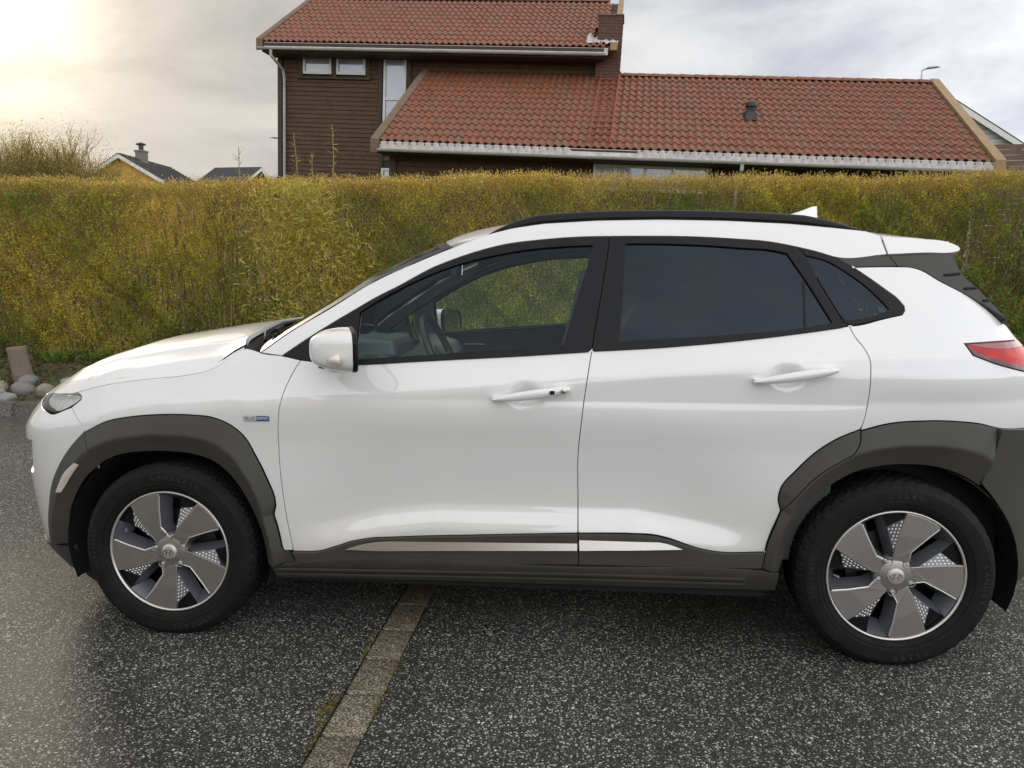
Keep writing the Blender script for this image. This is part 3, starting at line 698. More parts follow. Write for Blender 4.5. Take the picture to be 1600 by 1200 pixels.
yel = np.array([0.42, 0.36, 0.046]); olive = np.array([0.255, 0.275, 0.028]); dark = np.array([0.105, 0.185, 0.020])
col = np.where(g < 0.5, yel + (olive - yel) * g * 2, olive + (dark - olive) * (g - 0.5) * 2)
topk = np.clip((hh - 0.90) / 0.08, 0, 1)[:, None]; col = col * (1 - topk * 0.7) + np.array([0.42, 0.30, 0.09]) * topk * 0.7
br = (rng.random(n) < 0.10)[:, None]; col = np.where(br, np.array([0.30, 0.18, 0.075]), col)
col *= rng.uniform(0.75, 1.5, (n, 1)) * 1.12
D = rand_unit(n) * 0.8 + np.array([0, -0.55, 0.25]); Nn = rand_unit(n) * 0.7 + np.array([0, -0.6, 0.6])
sz = rng.uniform(0.016, 0.036, n)
o = obj('foliage', small_leaves('foliage', np.stack([x, y, z], 1) - np.array([0, 5.8, 0.4]), D, Nn, sz, sz * rng.uniform(0.45, 0.65, n), col), M_LEAF, hedge); tag(o, kind='stuff')
# twigs: dense brown growth, upright stems low down
n = 82000
x, y, z, zt = hedge_point(n)
hh = (z - 0.42) / (zt - 0.42)
up_ = rng.random(n)
D = rand_unit(n) * 0.55 + np.array([0, -0.20, 0.75]); D[hh > 0.85] += np.array([0, 0, 0.5])
ln = rng.uniform(0.06, 0.22, n); ln = np.where(z + ln > zt + 0.06, 0.07 * rng.random(n) + 0.02, ln)
tc1 = np.array([0.34, 0.22, 0.085]); tc2 = np.array([0.46, 0.33, 0.13]); tc3 = np.array([0.16, 0.10, 0.05])
k = rng.random((n, 1)); col = np.where(k < 0.5, tc1, np.where(k < 0.8, tc2, tc3)) * rng.uniform(0.75, 1.25, (n, 1))
o = obj('twigs', twigs_mesh('twigs', np.stack([x, y + 0.02, z - 0.03], 1) - np.array([0, 5.8, 0.4]), D, ln, rng.uniform(0.0012, 0.003, n), col), M_TWIG, hedge); tag(o, kind='stuff')
n = 1500
x = rng.uniform(HX0, HX1, n); y = hface(x) + rng.uniform(0.08, HD, n); z = np.full(n, 0.30)
D = np.stack([rng.normal(0, 0.10, n), rng.normal(0, 0.10, n), np.ones(n)], 1)
o = obj('stems', twigs_mesh('stems', np.stack([x, y, z], 1) - np.array([0, 5.8, 0.4]), D, rng.uniform(1.0, 2.15, n), rng.uniform(0.004, 0.011, n), np.array([0.16, 0.12, 0.075]) * rng.uniform(0.6, 1.3, (n, 1)), 0.03), M_TWIG, hedge); tag(o, kind='stuff')
# clipped top: short upright tips with pale buds
n = 17000
x = rng.uniform(HX0, HX1, n); y = hface(x) + rng.uniform(-0.02, HD, n); z = htop(x) + rng.normal(-0.01, 0.014, n)
D = rand_unit(n) * 0.35 + np.array([0, 0, 1]); ln = rng.uniform(0.02, 0.075, n)
P = np.stack([x, y, z], 1) - np.array([0, 5.8, 0.4])
tipc = np.array([0.46, 0.34, 0.12]) * rng.uniform(0.7, 1.25, (n, 1))
o = obj('tips', twigs_mesh('tips', P, D, ln, np.full(n, 0.0018), tipc * 0.8), M_TWIG, hedge); tag(o, kind='stuff')
D /= np.linalg.norm(D, axis=1, keepdims=True)
o = obj('buds', leaves_mesh('buds', P + D * ln[:, None] * 0.8, D + rand_unit(n) * 0.5, rand_unit(n), rng.uniform(0.014, 0.030, n), rng.uniform(0.007, 0.013, n), tipc), M_LEAF, hedge); tag(o, kind='stuff')

# bamboo clump standing in the hedge
bam = empty('bamboo', (-1.62, 5.1, 0.40)); tag(bam, 'bamboo clump with narrow yellow green leaves growing out of the hedge', 'bamboo')
bo = np.array([-1.62, 5.1, 0.40])
M_CANE = mat('dry_cane', (0.30, 0.235, 0.10), 0.6, noise=(20, 0.2, (0.22, 0.19, 0.07)))
tall = [(-1.74, 5.17, 2.98, 0.03), (-1.30, 5.20, 3.08, -0.05), (-1.55, 5.22, 2.78, -0.10), (-2.42, 5.25, 2.85, -0.12)]
for (cx_, cy_, top_, lean) in tall:
    pts = [Vector((cx_ + lean * (1 - t) * 2 + 0.012 * math.sin(t * 17), cy_, 0.40 + (top_ - 0.40) * t)) - Vector(bo) for t in np.linspace(0, 1, 9)]
    m = MB().tube(pts, [0.010 - 0.006 * t for t in np.linspace(0, 1, 9)], 6)
    for t in (0.80, 0.88, 0.95):
        q = pts[0].lerp(pts[-1], t); m.tube([q, q + Vector((random.uniform(-.07, .07), 0, random.uniform(.01, .06)))], [0.004, 0.002], 5)
    m.build('cane', M_CANE, bam, smooth=True)
for i in range(26):
    cx_ = random.gauss(-1.65, 0.36); pts = []
    h_ = random.uniform(1.1, 2.0); ln_ = random.gauss(0, 0.12)
    for t in np.linspace(0, 1, 6): pts.append(Vector((cx_ + ln_ * t * t, 5.08 + random.uniform(-.05, .05) - 0.25 * t * t * random.random(), 0.40 + h_ * t)) - Vector(bo))
    MB().tube(pts, [0.006 - 0.004 * t for t in np.linspace(0, 1, 6)], 5).build('cane', M_CANE, bam, smooth=True)
n = 6500
t = rng.random(n); z = 0.55 + 1.85 * t ** 0.8; wdt = 0.50 * np.sqrt(np.clip(1 - ((z - 1.25) / 1.30) ** 2, 0.03, 1))
x = -1.62 + rng.normal(0, 1, n) * wdt * 0.62; y = 4.93 + rng.normal(0, 0.12, n) - 0.10 * rng.random(n)
D = rand_unit(n) * 0.8 + np.array([0, -0.25, -0.15]) + np.stack([np.sign(rng.normal(0, 1, n)) * 0.5, np.zeros(n), np.zeros(n)], 1)
k = rng.random((n, 1)); col = np.where(k < 0.45, np.array([0.46, 0.38, 0.07]), np.where(k < 0.8, np.array([0.30, 0.28, 0.045]), np.array([0.52, 0.42, 0.16]))) * rng.uniform(0.7, 1.3, (n, 1))
L_ = rng.uniform(0.045, 0.11, n)
o = obj('leaves', leaves_mesh('leaves', np.stack([x, y, z], 1) - bo, D, rand_unit(n) + np.array([0, -.5, .7]), L_, L_ * 0.13, col, 0.1), M_BLEAF, bam); tag(o, kind='stuff')
n = 60
src = [tall[i % 4] for i in range(n)]; tt = rng.uniform(0.82, 1.0, n)
P = np.array([[s[0] + s[3] * (1 - q) * 2, s[1], 0.4 + (s[2] - 0.4) * q] for s, q in zip(src, tt)]); D = rand_unit(n) + np.array([0, 0, 0.3])
L_ = rng.uniform(0.04, 0.09, n)
o = obj('shoot_leaves', leaves_mesh('shoot_leaves', P - bo, D, rand_unit(n), L_, L_ * 0.14, np.array([0.33, 0.25, 0.07]) * rng.uniform(0.8, 1.2, (n, 1))), M_BLEAF, bam); tag(o, kind='stuff')

# tree with fine bare branches at far left
tree = empty('bare_tree', (-14.45, 18.4, 0.8)); tag(tree, 'rounded tree with fine bare twigs glowing against the sun, far left', 'tree')
M_BARK = mat('bark', (0.075, 0.055, 0.035), 0.9, noise=(8, 0.2, (0.11, 0.085, 0.055)), bump=(20, .6))
segs = []
def grow(p, d, l, r, lev):
    q = p + d * l; segs.append((p, q, r, r * 0.72))
    if lev == 0: return
    for i in range(random.choice((2, 3, 3)) if lev < 3 else 4):
        nd = (d + Vector((random.gauss(0, .30), random.gauss(0, .30), random.gauss(0.12, .15)))).normalized()
        grow(p.lerp(q, random.uniform(.6, 1)), nd, l * random.uniform(.62, .84), r * 0.62, lev - 1)
for i in range(26):
    a_ = -1 + 2 * i / 25
    grow(Vector((a_ * 1.0, random.uniform(-.4, .4), 0)), Vector((a_ * 0.50 + random.gauss(0, .05), random.gauss(0, .12), 1)).normalized(), 1.75 - .38 * a_ * a_, 0.06, 4)
big = [s for s in segs if s[2] > 0.03]; small = [s for s in segs if s[2] <= 0.03]
m = MB()
for p, q, a, b in big: m.tube([p, q], [a, b], 6, cap=False)
m.build('trunk', M_BARK, tree, smooth=True)
P = np.array([s[0] for s in small]); E_ = np.array([s[1] for s in small]); D = E_ - P
tw = tag(obj('crown_twigs', twigs_mesh('crown_twigs', P, D, np.linalg.norm(D, axis=1) * 1.05, np.array([max(s[2], 0.0055) for s in small]), np.array([0.24, 0.175, 0.085]) * np.ones((len(small), 1))), M_TWIG, tree), kind='stuff')
NL = 120000; idx = rng.integers(0, len(small), NL); tpos = rng.random((NL, 1))
pp = P[idx] + D[idx] * tpos + rng.normal(0, 0.24, (NL, 3)); L_ = rng.uniform(0.025, 0.055, NL)
tag(obj('crown', leaves_mesh('crown', pp, rand_unit(NL), rand_unit(NL), L_, L_ * 0.5, np.array([0.36, 0.29, 0.085]) * rng.uniform(0.6, 1.3, (NL, 1))), M_LEAF, tree), kind='stuff')
# dark shrub mass below it
shr = empty('dark_shrub', (-13.75, 16.4, 0.6)); tag(shr, 'low dark evergreen shrub mass under the bare tree at far left', 'shrub')
n = 70000
v = rand_unit(n); v[:, 2] = np.abs(v[:, 2]); rr = rng.uniform(0.72, 1.03, (n, 1)); lump = 1 + 0.12 * np.sin(v[:, :1] * 9 + v[:, 2:] * 7) + 0.1 * np.sin(v[:, 1:2] * 13)
pp = v * rr * lump * np.array([3.2, 1.6, 3.45]); L_ = rng.uniform(0.05, 0.10, n)
tag(obj('crown', leaves_mesh('crown', pp, v + rand_unit(n) * .8, v + rand_unit(n) * .6, L_, L_ * .55, np.array([0.17, 0.14, 0.05]) * rng.uniform(0.55, 1.4, (n, 1))), M_LEAF, shr), kind='stuff')
m = MB()
for i in range(9): m.tube([(random.uniform(-1.2, 1.2), random.uniform(-.5, .5), 0), (random.uniform(-2.6, 2.6), random.uniform(-.8, .8), random.uniform(1.4, 2.4))], [.06, .03], 6)
m.build('trunk', M_BARK, shr)

# weeds and litter in the bed
M_WEED = leaf_mat('weed_leaf', 0.3)
n = 24000
x = rng.uniform(-9, 9, n); y = 3.75 + 1.75 * rng.random(n) ** 0.6
zb = bedz(x, y); isl = rng.random(n) < 0.42
col = np.where(isl[:, None], np.array([0.17, 0.095, 0.045]), np.array([0.085, 0.12, 0.025])) * rng.uniform(0.6, 1.4, (n, 1))
gate_ = (patch(x * 2, y * 3) > -0.4) | isl
x, y, zb, col, isl = x[gate_], y[gate_], zb[gate_], col[gate_], isl[gate_]; n = len(x)
D = np.where(isl[:, None], rand_unit(n) * np.array([1, 1, .25]), rand_unit(n) * .7 + np.array([0, -.2, .7])); Nn = np.where(isl[:, None], np.array([0, 0, 1.0]) + rand_unit(n) * .4, rand_unit(n) + np.array([0, -.4, .5]))
L_ = rng.uniform(0.03, 0.075, n)
o = obj('ground_cover', leaves_mesh('ground_cover', np.stack([x, y, zb + 0.012 + np.where(isl, 0.004, rng.uniform(0, .05, n))], 1), D, Nn, L_, L_ * np.where(isl, .55, .4), col), M_WEED)
tag(o, 'low weeds and fallen brown leaves on the bed under the hedge', 'weeds', kind='stuff')
# grass tufts
TUFT = ['wide green tuft of blades just right of the stump post', 'small green tuft behind the pale pointed stone', 'green tuft of blades over the front edge of the bonnet', 'low green tuft mostly hidden by the bonnet', 'green tuft left of the stump post at the picture edge']
for ti_, (tx, ty, s_) in enumerate( ((-4.62, 4.95, 1.0), (-4.15, 5.02, .8), (-3.55, 4.9, 1.0), (-2.9, 4.98, .8), (-5.6, 4.9, .9))):
    n = 60; tz = float(bedz(np.array(tx), np.array(ty)))
    P = np.stack([rng.normal(0, .05, n), rng.normal(0, .04, n), np.zeros(n)], 1); D = np.stack([P[:, 0] * 6 + rng.normal(0, .25, n), P[:, 1] * 5 - .1, np.ones(n)], 1)
    L_ = rng.uniform(.10, .22, n) * s_
    t_ = empty('grass_tuft', (tx, ty, tz)); tag(t_, TUFT[ti_], 'grass', 'green tufts under the hedge')
    tag(obj('blades', leaves_mesh('blades', P, D, rand_unit(n) + np.array([0, -1, 0]), L_, L_ * .06 + .003, np.array([0.13, 0.20, 0.03]) * rng.uniform(.7, 1.3, (n, 1))), M_WEED, t_), kind='stuff')
# moss in the joint of the flush strip
n = 700
ky = rng.choice([-1.335, -0.92, -1.07, -1.5, -1.30], n, p=[.45, .15, .15, .10, .15]); sd = np.where(np.isin(ky, [-1.335, -1.5, -.92]), KX0 - 0.008, KX1 + 0.006)
big_ = np.abs(ky + 1.335) < .01
P = np.stack([sd - np.abs(rng.normal(0, 1, n)) * np.where(big_, .024, .006), ky + rng.normal(0, 1, n) * np.where(big_, .05, .045), np.full(n, .001)], 1)
mo = empty('moss', (KX0, -1.3, 0)); tag(mo, 'yellow green moss growing along the concrete strip joint', 'moss')
L_ = rng.uniform(.004, .011, n)
tag(obj('moss_tuft', leaves_mesh('moss_tuft', P - np.array([KX0, -1.3, 0]), rand_unit(n) + np.array([0, 0, .9]), rand_unit(n), L_, L_ * .6, np.where(rng.random((n, 1)) < .6, np.array([0.26, 0.21, 0.07]), np.array([0.14, 0.15, 0.03])) * rng.uniform(.7, 1.2, (n, 1))), M_WEED, mo), kind='stuff')

# wooden stump post and round stones
M_POST = mat('grey_weathered_wood', (0.165, 0.125, 0.095), 0.85, noise=(9, .2, (0.24, 0.19, 0.15)), bump=(25, .7))
post = empty('stump_post', (-4.66, 4.46, 0.14)); tag(post, 'short grey debarked log post standing among stones at far left', 'post')
m = MB(); V = []; n = 22; prof = [(-.06, .118), (0.0, .113), (.06, .108), (.12, .104), (.15, .1065), (.20, .101), (.24, .1035), (.30, .099), (.36, .1015), (.40, .099), (.43, .103), (.462, .101), (.470, .093)]
for zq, rq in prof:
    for k in range(n):
        a = 2 * math.pi * k / n; w_ = rq * (1 + .03 * math.sin(3 * a + zq * 7) + .015 * math.sin(7 * a + zq * 31))
        V.append((w_ * math.cos(a) - .16 * zq, w_ * math.sin(a), zq + (.012 * math.cos(a) if zq > .45 else 0)))
F = [(i * n + k, i * n + (k + 1) % n, (i + 1) * n + (k + 1) % n, (i + 1) * n + k) for i in range(len(prof) - 1) for k in range(n)] + [tuple((len(prof) - 1) * n + k for k in range(n))]
m.add(V, F).build('log', M_POST, post, smooth=True, angle=50)
ST = [(-5.28, 4.40, .16, 'tan'), (-5.33, 4.16, .10, 'grey'), (-4.97, 4.28, .13, 'grey'), (-5.04, 4.02, .115, 'grey'), (-4.72, 4.36, .115, 'tan'), (-4.72, 4.0, .145, 'pale'), (-4.60, 4.22, .105, 'pale'), (-4.42, 4.34, .135, 'grey'), (-4.38, 4.05, .11, 'pale'), (-4.50, 4.55, .12, 'grey'), (-4.12, 4.28, .11, 'tan'), (-4.00, 4.52, .115, 'pale'), (-3.75, 4.35, .10, 'grey'), (-5.6, 4.30, .14, 'grey'), (-5.55, 4.05, .12, 'pale')]
SM = {'grey': mat('grey_cobble', (.17, .165, .155), .7, noise=(14, .2, (.24, .23, .21)), bump=(45, .9)), 'tan': mat('tan_cobble', (.24, .20, .155), .7, noise=(12, .2, (.31, .27, .21)), bump=(45, .9)), 'pale': mat('pale_cobble', (.33, .33, .31), .7, noise=(14, .2, (.22, .22, .21)), bump=(45, .9))}
lab = ['large tan round stone left of the stump post, at the picture edge', 'small grey stone at the picture edge, lowest left of the stones', 'grey stone in front of the stump post foot', 'rounded grey stone resting on the kerb edge below the post', 'tan stone touching the right foot of the stump post', 'pale white flat stone on the kerb, largest of the pale ones', 'pale lumpy stone just right of the stump post', 'big dark grey stone behind the pale ones, right of the post', 'pale oval stone on the kerb nearest the headlamp', 'grey stone half sunk behind the others, right of the post', 'tan stone seen just above the headlamp', 'pale pointed stone set apart, rightmost in view', 'grey stone hidden behind the bonnet corner', 'grey stone outside the left picture edge', 'pale stone outside the left picture edge']
for i, (sx, sy, sr, kd) in enumerate(ST):
    sr *= .84
    bm = bmesh.new(); bmesh.ops.create_icosphere(bm, subdivisions=3, radius=1.0)
    ph = [random.uniform(0, 6) for _ in range(6)]
    for v in bm.verts:
        c = v.co.copy(); k = 1 + .10 * math.sin(2.1 * c.x + ph[0]) + .09 * math.sin(2.7 * c.y + ph[1]) + .07 * math.sin(3.1 * c.z + ph[2] + c.x * 2) + .02 * math.sin(9 * c.x + ph[3]) * math.sin(8 * c.y + ph[4])
        k += .03 * math.sin(6 * c.z + ph[5]) * math.sin(5 * c.x + ph[1]); v.co = Vector((c.x * 1.05, c.y * .85, c.z * .74)) * k * sr
    me = bpy.data.meshes.new('stone'); bm.to_mesh(me); bm.free()
    o = obj('stone', me, SM[kd], smooth=True); sy -= .24; o.location = (sx, sy, float(bedz(np.array(sx), np.array(sy))) + sr * .42); o.rotation_euler = (random.uniform(-.3, .3), random.uniform(-.3, .3), random.uniform(0, 6))
    tag(o, lab[i], 'stone', 'round stones by the kerb')
# ------------------------------------------------------------------ the car: body side surface S(u, z)
# u runs along the plan outline (u = x on the flank), z up, metres; front axle at x=0, rear at x=2.6
HW=0.868; XC=1.3
def _half(x):
    a=np.where(x<XC,2.18,2.02); q=np.clip(np.abs(x-XC)/a,0,1)
    return HW*(1-q**8)**0.4
_t=np.linspace(-np.pi/2,np.pi/2,6001)
_xs=np.where(_t<0,XC+2.18*np.sin(_t),XC+2.02*np.sin(_t)); _ys=-_half(_xs)
_s=np.concatenate([[0],np.cumsum(np.hypot(np.diff(_xs),np.diff(_ys)))]); _s=_s-_s[3000]+XC
_u=np.arange(_s[0],_s[-1],0.004); _px=np.interp(_u,_s,_xs); _py=np.interp(_u,_s,_ys)
def _sm(a,n):
    k=np.hanning(n+2)[1:-1];k/=k.sum(); return np.convolve(np.pad(a,n//2,mode='reflect',reflect_type='odd'),k,'valid')
_tx=np.gradient(_px);_ty=np.gradient(_py);_l=np.hypot(_tx,_ty)
_nx=_sm(-_ty/_l,41);_ny=_sm(_tx/_l,41)   # inward normal (y+ on the side)
_l=np.hypot(_nx,_ny);_nx/=_l;_ny/=_l
def sp(q,w): return w*np.logaddexp(0,q/w)
def ss(a,b,x):
    t=np.clip((x-a)/(b-a),0,1); return t*t*(3-2*t)
def zs(x): # shoulder height, smoothed
    X=np.array([-1.6,-.75,-.4,0,.45,1.05,1.5,2.4,2.8,3.2,4.2]);Z=np.array([.72,.735,.79,.86,.895,.935,.98,1.06,1.08,1.06,1.02])
    x=np.asarray(x,float);r=0
    for k,wt in ((-.12,.25),(0,.5),(.12,.25)): r=r+wt*np.interp(x+k,X,Z)
    return r
def depth(u,z):
    x=np.interp(u,_u,_px)
    q=z-zs(u)
    d=.42*sp(q,.0075)+.10*np.maximum(q,0)**2
    d=d+.03*sp(-q,.03)+.05*np.maximum(.85-z,0)**2*0
    side=ss(.42,.75,u)*ss(2.25,1.85,u)
    d=d+.48*np.minimum(np.maximum(z-.72,0),np.clip(zs(u)-.72,0,.19))**2-.0165*ss(.72,.9,z)*ss(.72,.91,zs(u))
    zf=z-np.interp(u,[.45,.6,.8,1.0,1.72,1.9,2.05],[-.085,-.075,-.025,0.,0.,-.03,-.05])
    d=d+side*.034*ss(.90,.53,zf)**1.1*ss(.425,.525,zf)
    d=d+.55*sp(.27-z,.02)
    d=d+1.2*sp(z-1.535,.012)
    # greenhouse narrows toward windscreen and tail
    g=np.maximum(z-1.0,0)
    d=d+g*.22*np.maximum(.95-u,0)**1.5+ g*.12*np.maximum(u-1.6,0)**1.3
    # nose recedes upward
    nose=ss(-.25,-.75,u); d=d+nose*.55*sp(z-.80,.03)+nose*.10*sp(.52-z,.06)
    tail=ss(2.95,3.45,u); d=d+tail*.95*sp(z-1.0,.05)
    # rear haunch
    d=d-.012*np.exp(-((u-2.75)/.35)**2-((z-.98)/.07)**2)
    return d
def S(u,z,off=0.):
    u=np.asarray(u,float);z=np.asarray(z,float)
    bx=np.interp(u,_u,_px);by=np.interp(u,_u,_py);nx=np.interp(u,_u,_nx);ny=np.interp(u,_u,_ny)
    d=depth(u,z)-off
    return np.stack([bx+nx*d,by+ny*d,z],-1)
# panel outlines on that surface, (u, z)
TR={
'door_lead':[(0.433,1.049),(0.508,1.035),(0.494,1.011),(0.477,0.974),(0.462,0.934),(0.451,0.89),(0.445,0.863),(0.438,0.804),(0.435,0.744),(0.435,0.649),(0.443,0.528),(0.45,0.461),(0.46,0.394),(0.47,0.333),(0.477,0.292)],
'b_line':[(1.616,1.475),(1.601,1.356),(1.583,1.243),(1.568,1.155),(1.557,1.082),(1.544,0.997),(1.531,0.901),(1.521,0.804),(1.515,0.739),(1.515,0.547),(1.517,0.432),(1.52,0.317)],
'c_line':[(2.286,1.434),(2.347,1.303),(2.407,1.182),(2.423,1.169),(2.439,1.132),(2.462,1.098),(2.475,1.068),(2.479,1.001),(2.479,0.958),(2.475,0.9),(2.464,0.843),(2.458,0.821),(2.454,0.783),(2.434,0.746),(2.389,0.717),(2.315,0.662),(2.256,0.594),(2.212,0.534),(2.196,0.489),(2.183,0.453),(2.169,0.403),(2.165,0.377),(2.16,0.344),(2.154,0.324)],
'clad_top_f':[(0.436,0.331),(0.466,0.33),(0.58,0.337),(0.614,0.348),(0.647,0.359),(0.681,0.372),(0.731,0.384),(0.78,0.392),(0.813,0.394),(0.91,0.401),(1.152,0.414),(1.516,0.432)],
'clad_top_r':[(1.517,0.432),(1.707,0.436),(1.777,0.434),(1.833,0.423),(1.888,0.405),(1.944,0.388),(2.0,0.379),(2.166,0.383)],
'chrome_f_top':[(0.672,0.349),(0.729,0.368),(0.795,0.38),(0.991,0.392),(1.514,0.414)],
'chrome_f_bot':[(0.672,0.347),(0.788,0.348),(0.907,0.352),(1.515,0.372)],
'chrome_r_top':[(1.521,0.414),(1.707,0.418),(1.777,0.414),(1.833,0.405),(1.885,0.388)],
'chrome_r_bot':[(1.522,0.373),(1.624,0.377),(1.659,0.378),(1.885,0.385)],
'farch_out':[(-0.64,0.281),(-0.613,0.365),(-0.572,0.451),(-0.526,0.545),(-0.468,0.625),(-0.394,0.704),(-0.326,0.759),(-0.227,0.804),(-0.116,0.826),(0.013,0.837),(0.117,0.837),(0.197,0.829),(0.255,0.806),(0.303,0.768),(0.348,0.689),(0.384,0.609),(0.412,0.52),(0.412,0.499),(0.405,0.474),(0.415,0.43),(0.425,0.376),(0.432,0.339)],
'farch_in':[(-0.461,0.308),(-0.451,0.359),(-0.424,0.449),(-0.386,0.517),(-0.333,0.584),(-0.254,0.65),(-0.183,0.679),(-0.084,0.696),(0.032,0.699),(0.124,0.69),(0.194,0.665),(0.252,0.616),(0.298,0.547),(0.335,0.467),(0.358,0.398),(0.369,0.337),(0.372,0.269)],
'rarch_out':[(2.211,0.538),(2.202,0.574),(2.208,0.613),(2.258,0.681),(2.318,0.744),(2.383,0.791),(2.457,0.826),(2.547,0.846),(2.663,0.856),(2.783,0.853),(2.87,0.842),(2.924,0.828)],
'rarch_in':[(2.215,0.312),(2.225,0.36),(2.234,0.429),(2.262,0.498),(2.311,0.575),(2.372,0.63),(2.446,0.677),(2.537,0.701),(2.631,0.706),(2.728,0.695),(2.806,0.669),(2.882,0.626),(2.948,0.563),(3.015,0.481),(3.06,0.407),(3.084,0.348)],
'dlo':[(0.433,1.049),(0.532,1.118),(0.61,1.168),(0.696,1.22),(0.762,1.259),(0.839,1.298),(0.985,1.376),(1.025,1.392),(1.102,1.419),(1.22,1.451),(1.379,1.471),(1.496,1.479),(1.616,1.481),(1.727,1.481),(1.879,1.479),(2.067,1.469),(2.179,1.459),(2.281,1.439),(2.361,1.418),(2.404,1.404),(2.466,1.368),(2.514,1.333),(2.566,1.292),(2.605,1.259),(2.622,1.235),(2.621,1.22),(2.609,1.206),(2.547,1.193),(2.43,1.169),(2.258,1.145),(2.045,1.118),(1.794,1.095),(1.553,1.079),(1.279,1.061),(1.05,1.047),(0.708,1.023),(0.569,1.029),(0.508,1.034)],
'glass_f':[(0.708,1.039),(0.708,1.208),(0.789,1.258),(0.899,1.316),(1.009,1.363),(1.121,1.397),(1.233,1.421),(1.344,1.438),(1.456,1.446),(1.554,1.45),(1.558,1.444),(1.534,1.357),(1.503,1.25),(1.472,1.139),(1.46,1.096),(1.249,1.077),(0.977,1.058)],
'glass_r':[(1.674,1.455),(1.802,1.454),(1.953,1.448),(2.102,1.437),(2.176,1.432),(2.242,1.418),(2.298,1.321),(2.371,1.179),(2.26,1.159),(2.046,1.138),(1.649,1.111),(1.661,1.244)],
'glass_q':[(2.304,1.411),(2.373,1.392),(2.441,1.351),(2.508,1.296),(2.556,1.242),(2.569,1.225),(2.551,1.214),(2.425,1.185),(2.405,1.195),(2.347,1.311)],
'cpill':[(2.404,1.404),(2.613,1.41),(2.639,1.369),(2.466,1.367)],
'spoil_blk':[(2.612,1.409),(2.921,1.421),(2.899,1.401),(2.901,1.358),(2.977,1.284),(3.038,1.181),(2.901,1.267),(2.78,1.325),(2.713,1.362),(2.68,1.369),(2.64,1.371)],
'spoil_wht':[(2.6,1.479),(2.908,1.459),(3.073,1.446),(2.971,1.432),(2.921,1.422),(2.613,1.412)],
'rail_bot':[(1.17,1.491),(1.258,1.513),(1.376,1.53),(1.572,1.54),(1.805,1.542),(2.035,1.536),(2.261,1.523),(2.413,1.508),(2.53,1.496)],
'ap_top':[(0.292,1.074),(0.338,1.063),(0.35,1.059),(0.443,1.128),(0.595,1.221),(0.746,1.315),(0.904,1.388),(1.038,1.443),(1.17,1.491)],
'bonnet_cut':[(-0.412,0.898),(-0.256,0.934),(-0.083,0.959),(0.078,0.977),(0.159,0.994),(0.206,1.017),(0.25,1.053),(0.292,1.074)],
'bump_line':[(-0.413,0.844),(-0.355,0.799),(-0.326,0.762),(-0.302,0.711),(-0.253,0.648)],
'reflector':[(-0.358,0.644),(-0.341,0.637),(-0.38,0.595),(-0.438,0.524),(-0.463,0.523),(-0.421,0.591)],
'tail':[(2.804,1.112),(3.088,1.118),(3.031,1.015),(2.892,1.049),(2.823,1.074)],
'sill':[(0.379,0.266),(0.475,0.287),(1.52,0.312),(2.154,0.32),(2.215,0.322),(2.214,0.235),(1.512,0.229),(1.042,0.226),(0.382,0.215)],
'handle_f':[(1.217,0.912),(1.238,0.927),(1.394,0.948),(1.475,0.961),(1.486,0.952),(1.471,0.927),(1.423,0.915),(1.238,0.904)],
'handle_r':[(2.099,0.988),(2.132,1.006),(2.368,1.034),(2.37,1.021),(2.348,0.996),(2.299,0.985),(2.109,0.977)],
'badge':[(0.316,0.839),(0.411,0.843),(0.409,0.822),(0.314,0.819)],
'rbumpclad':[(2.924,0.828),(3.057,0.819),(3.294,0.241),(3.175,0.261),(3.113,0.238),(3.01,0.285)],
}
def S3(x, z):
    y = S(np.full_like(np.asarray(z, float), 2.6), z)[..., 1]; dx = np.maximum(np.asarray(x, float) - 2.59, 0)
    return np.stack([np.asarray(x, float), y + .12 * dx + .15 * dx ** 2, np.asarray(z, float)], -1)
# materials
M_PAINT = mat('white_car_paint', (0.80, 0.795, 0.775), 0.42, coat=1.0, coat_rough=0.02, noise=(1.2, .3, (0.78, 0.773, 0.75)))
_nt, _b = nodes(M_PAINT)
_b.inputs['Coat IOR'].default_value = 1.75
# thin road film on the lower body
_tc = _nt.nodes.new('ShaderNodeTexCoord'); _sp = _nt.nodes.new('ShaderNodeSeparateXYZ'); _nt.links.new(_tc.outputs['Object'], _sp.inputs[0])
_mr = _nt.nodes.new('ShaderNodeMapRange'); _mr.inputs['From Min'].default_value = .62; _mr.inputs['From Max'].default_value = .30; _mr.inputs['To Max'].default_value = .55; _nt.links.new(_sp.outputs['Z'], _mr.inputs['Value'])
_nz = _nt.nodes.new('ShaderNodeTexNoise'); _nz.inputs['Scale'].default_value = 5; _nz.inputs['Detail'].default_value = 9; _nz.inputs['Roughness'].default_value = .75; _nt.links.new(_tc.outputs['Object'], _nz.inputs['Vector'])
_ml = _nt.nodes.new('ShaderNodeMath'); _ml.operation = 'MULTIPLY'; _nt.links.new(_mr.outputs[0], _ml.inputs[0]); _nt.links.new(_nz.outputs['Fac'], _ml.inputs[1])
_old = _b.inputs['Base Color'].links[0].from_socket
_mx = _nt.nodes.new('ShaderNodeMix'); _mx.data_type = 'RGBA'; _nt.links.new(_ml.outputs[0], _mx.inputs['Factor']); _nt.links.new(_old, _mx.inputs['A']); _mx.inputs['B'].default_value = (.42, .38, .30, 1); _nt.links.new(_mx.outputs['Result'], _b.inputs['Base Color'])
M_CLAD = mat('grey_black_cladding', (0.046, 0.044, 0.039), 0.45, spec=.32, noise=(5, .22, (0.064, 0.060, 0.051)), bump=(900, .05))
M_TRIM = mat('satin_black_trim', (0.007, 0.007, 0.008), 0.38, spec=0.22)
M_GAP = mat('shadow_gap_rubber', (0.006, 0.006, 0.006), 0.8)
M_CHROME = mat('satin_chrome', (0.52, 0.505, 0.48), 0.26, metal=1.0)
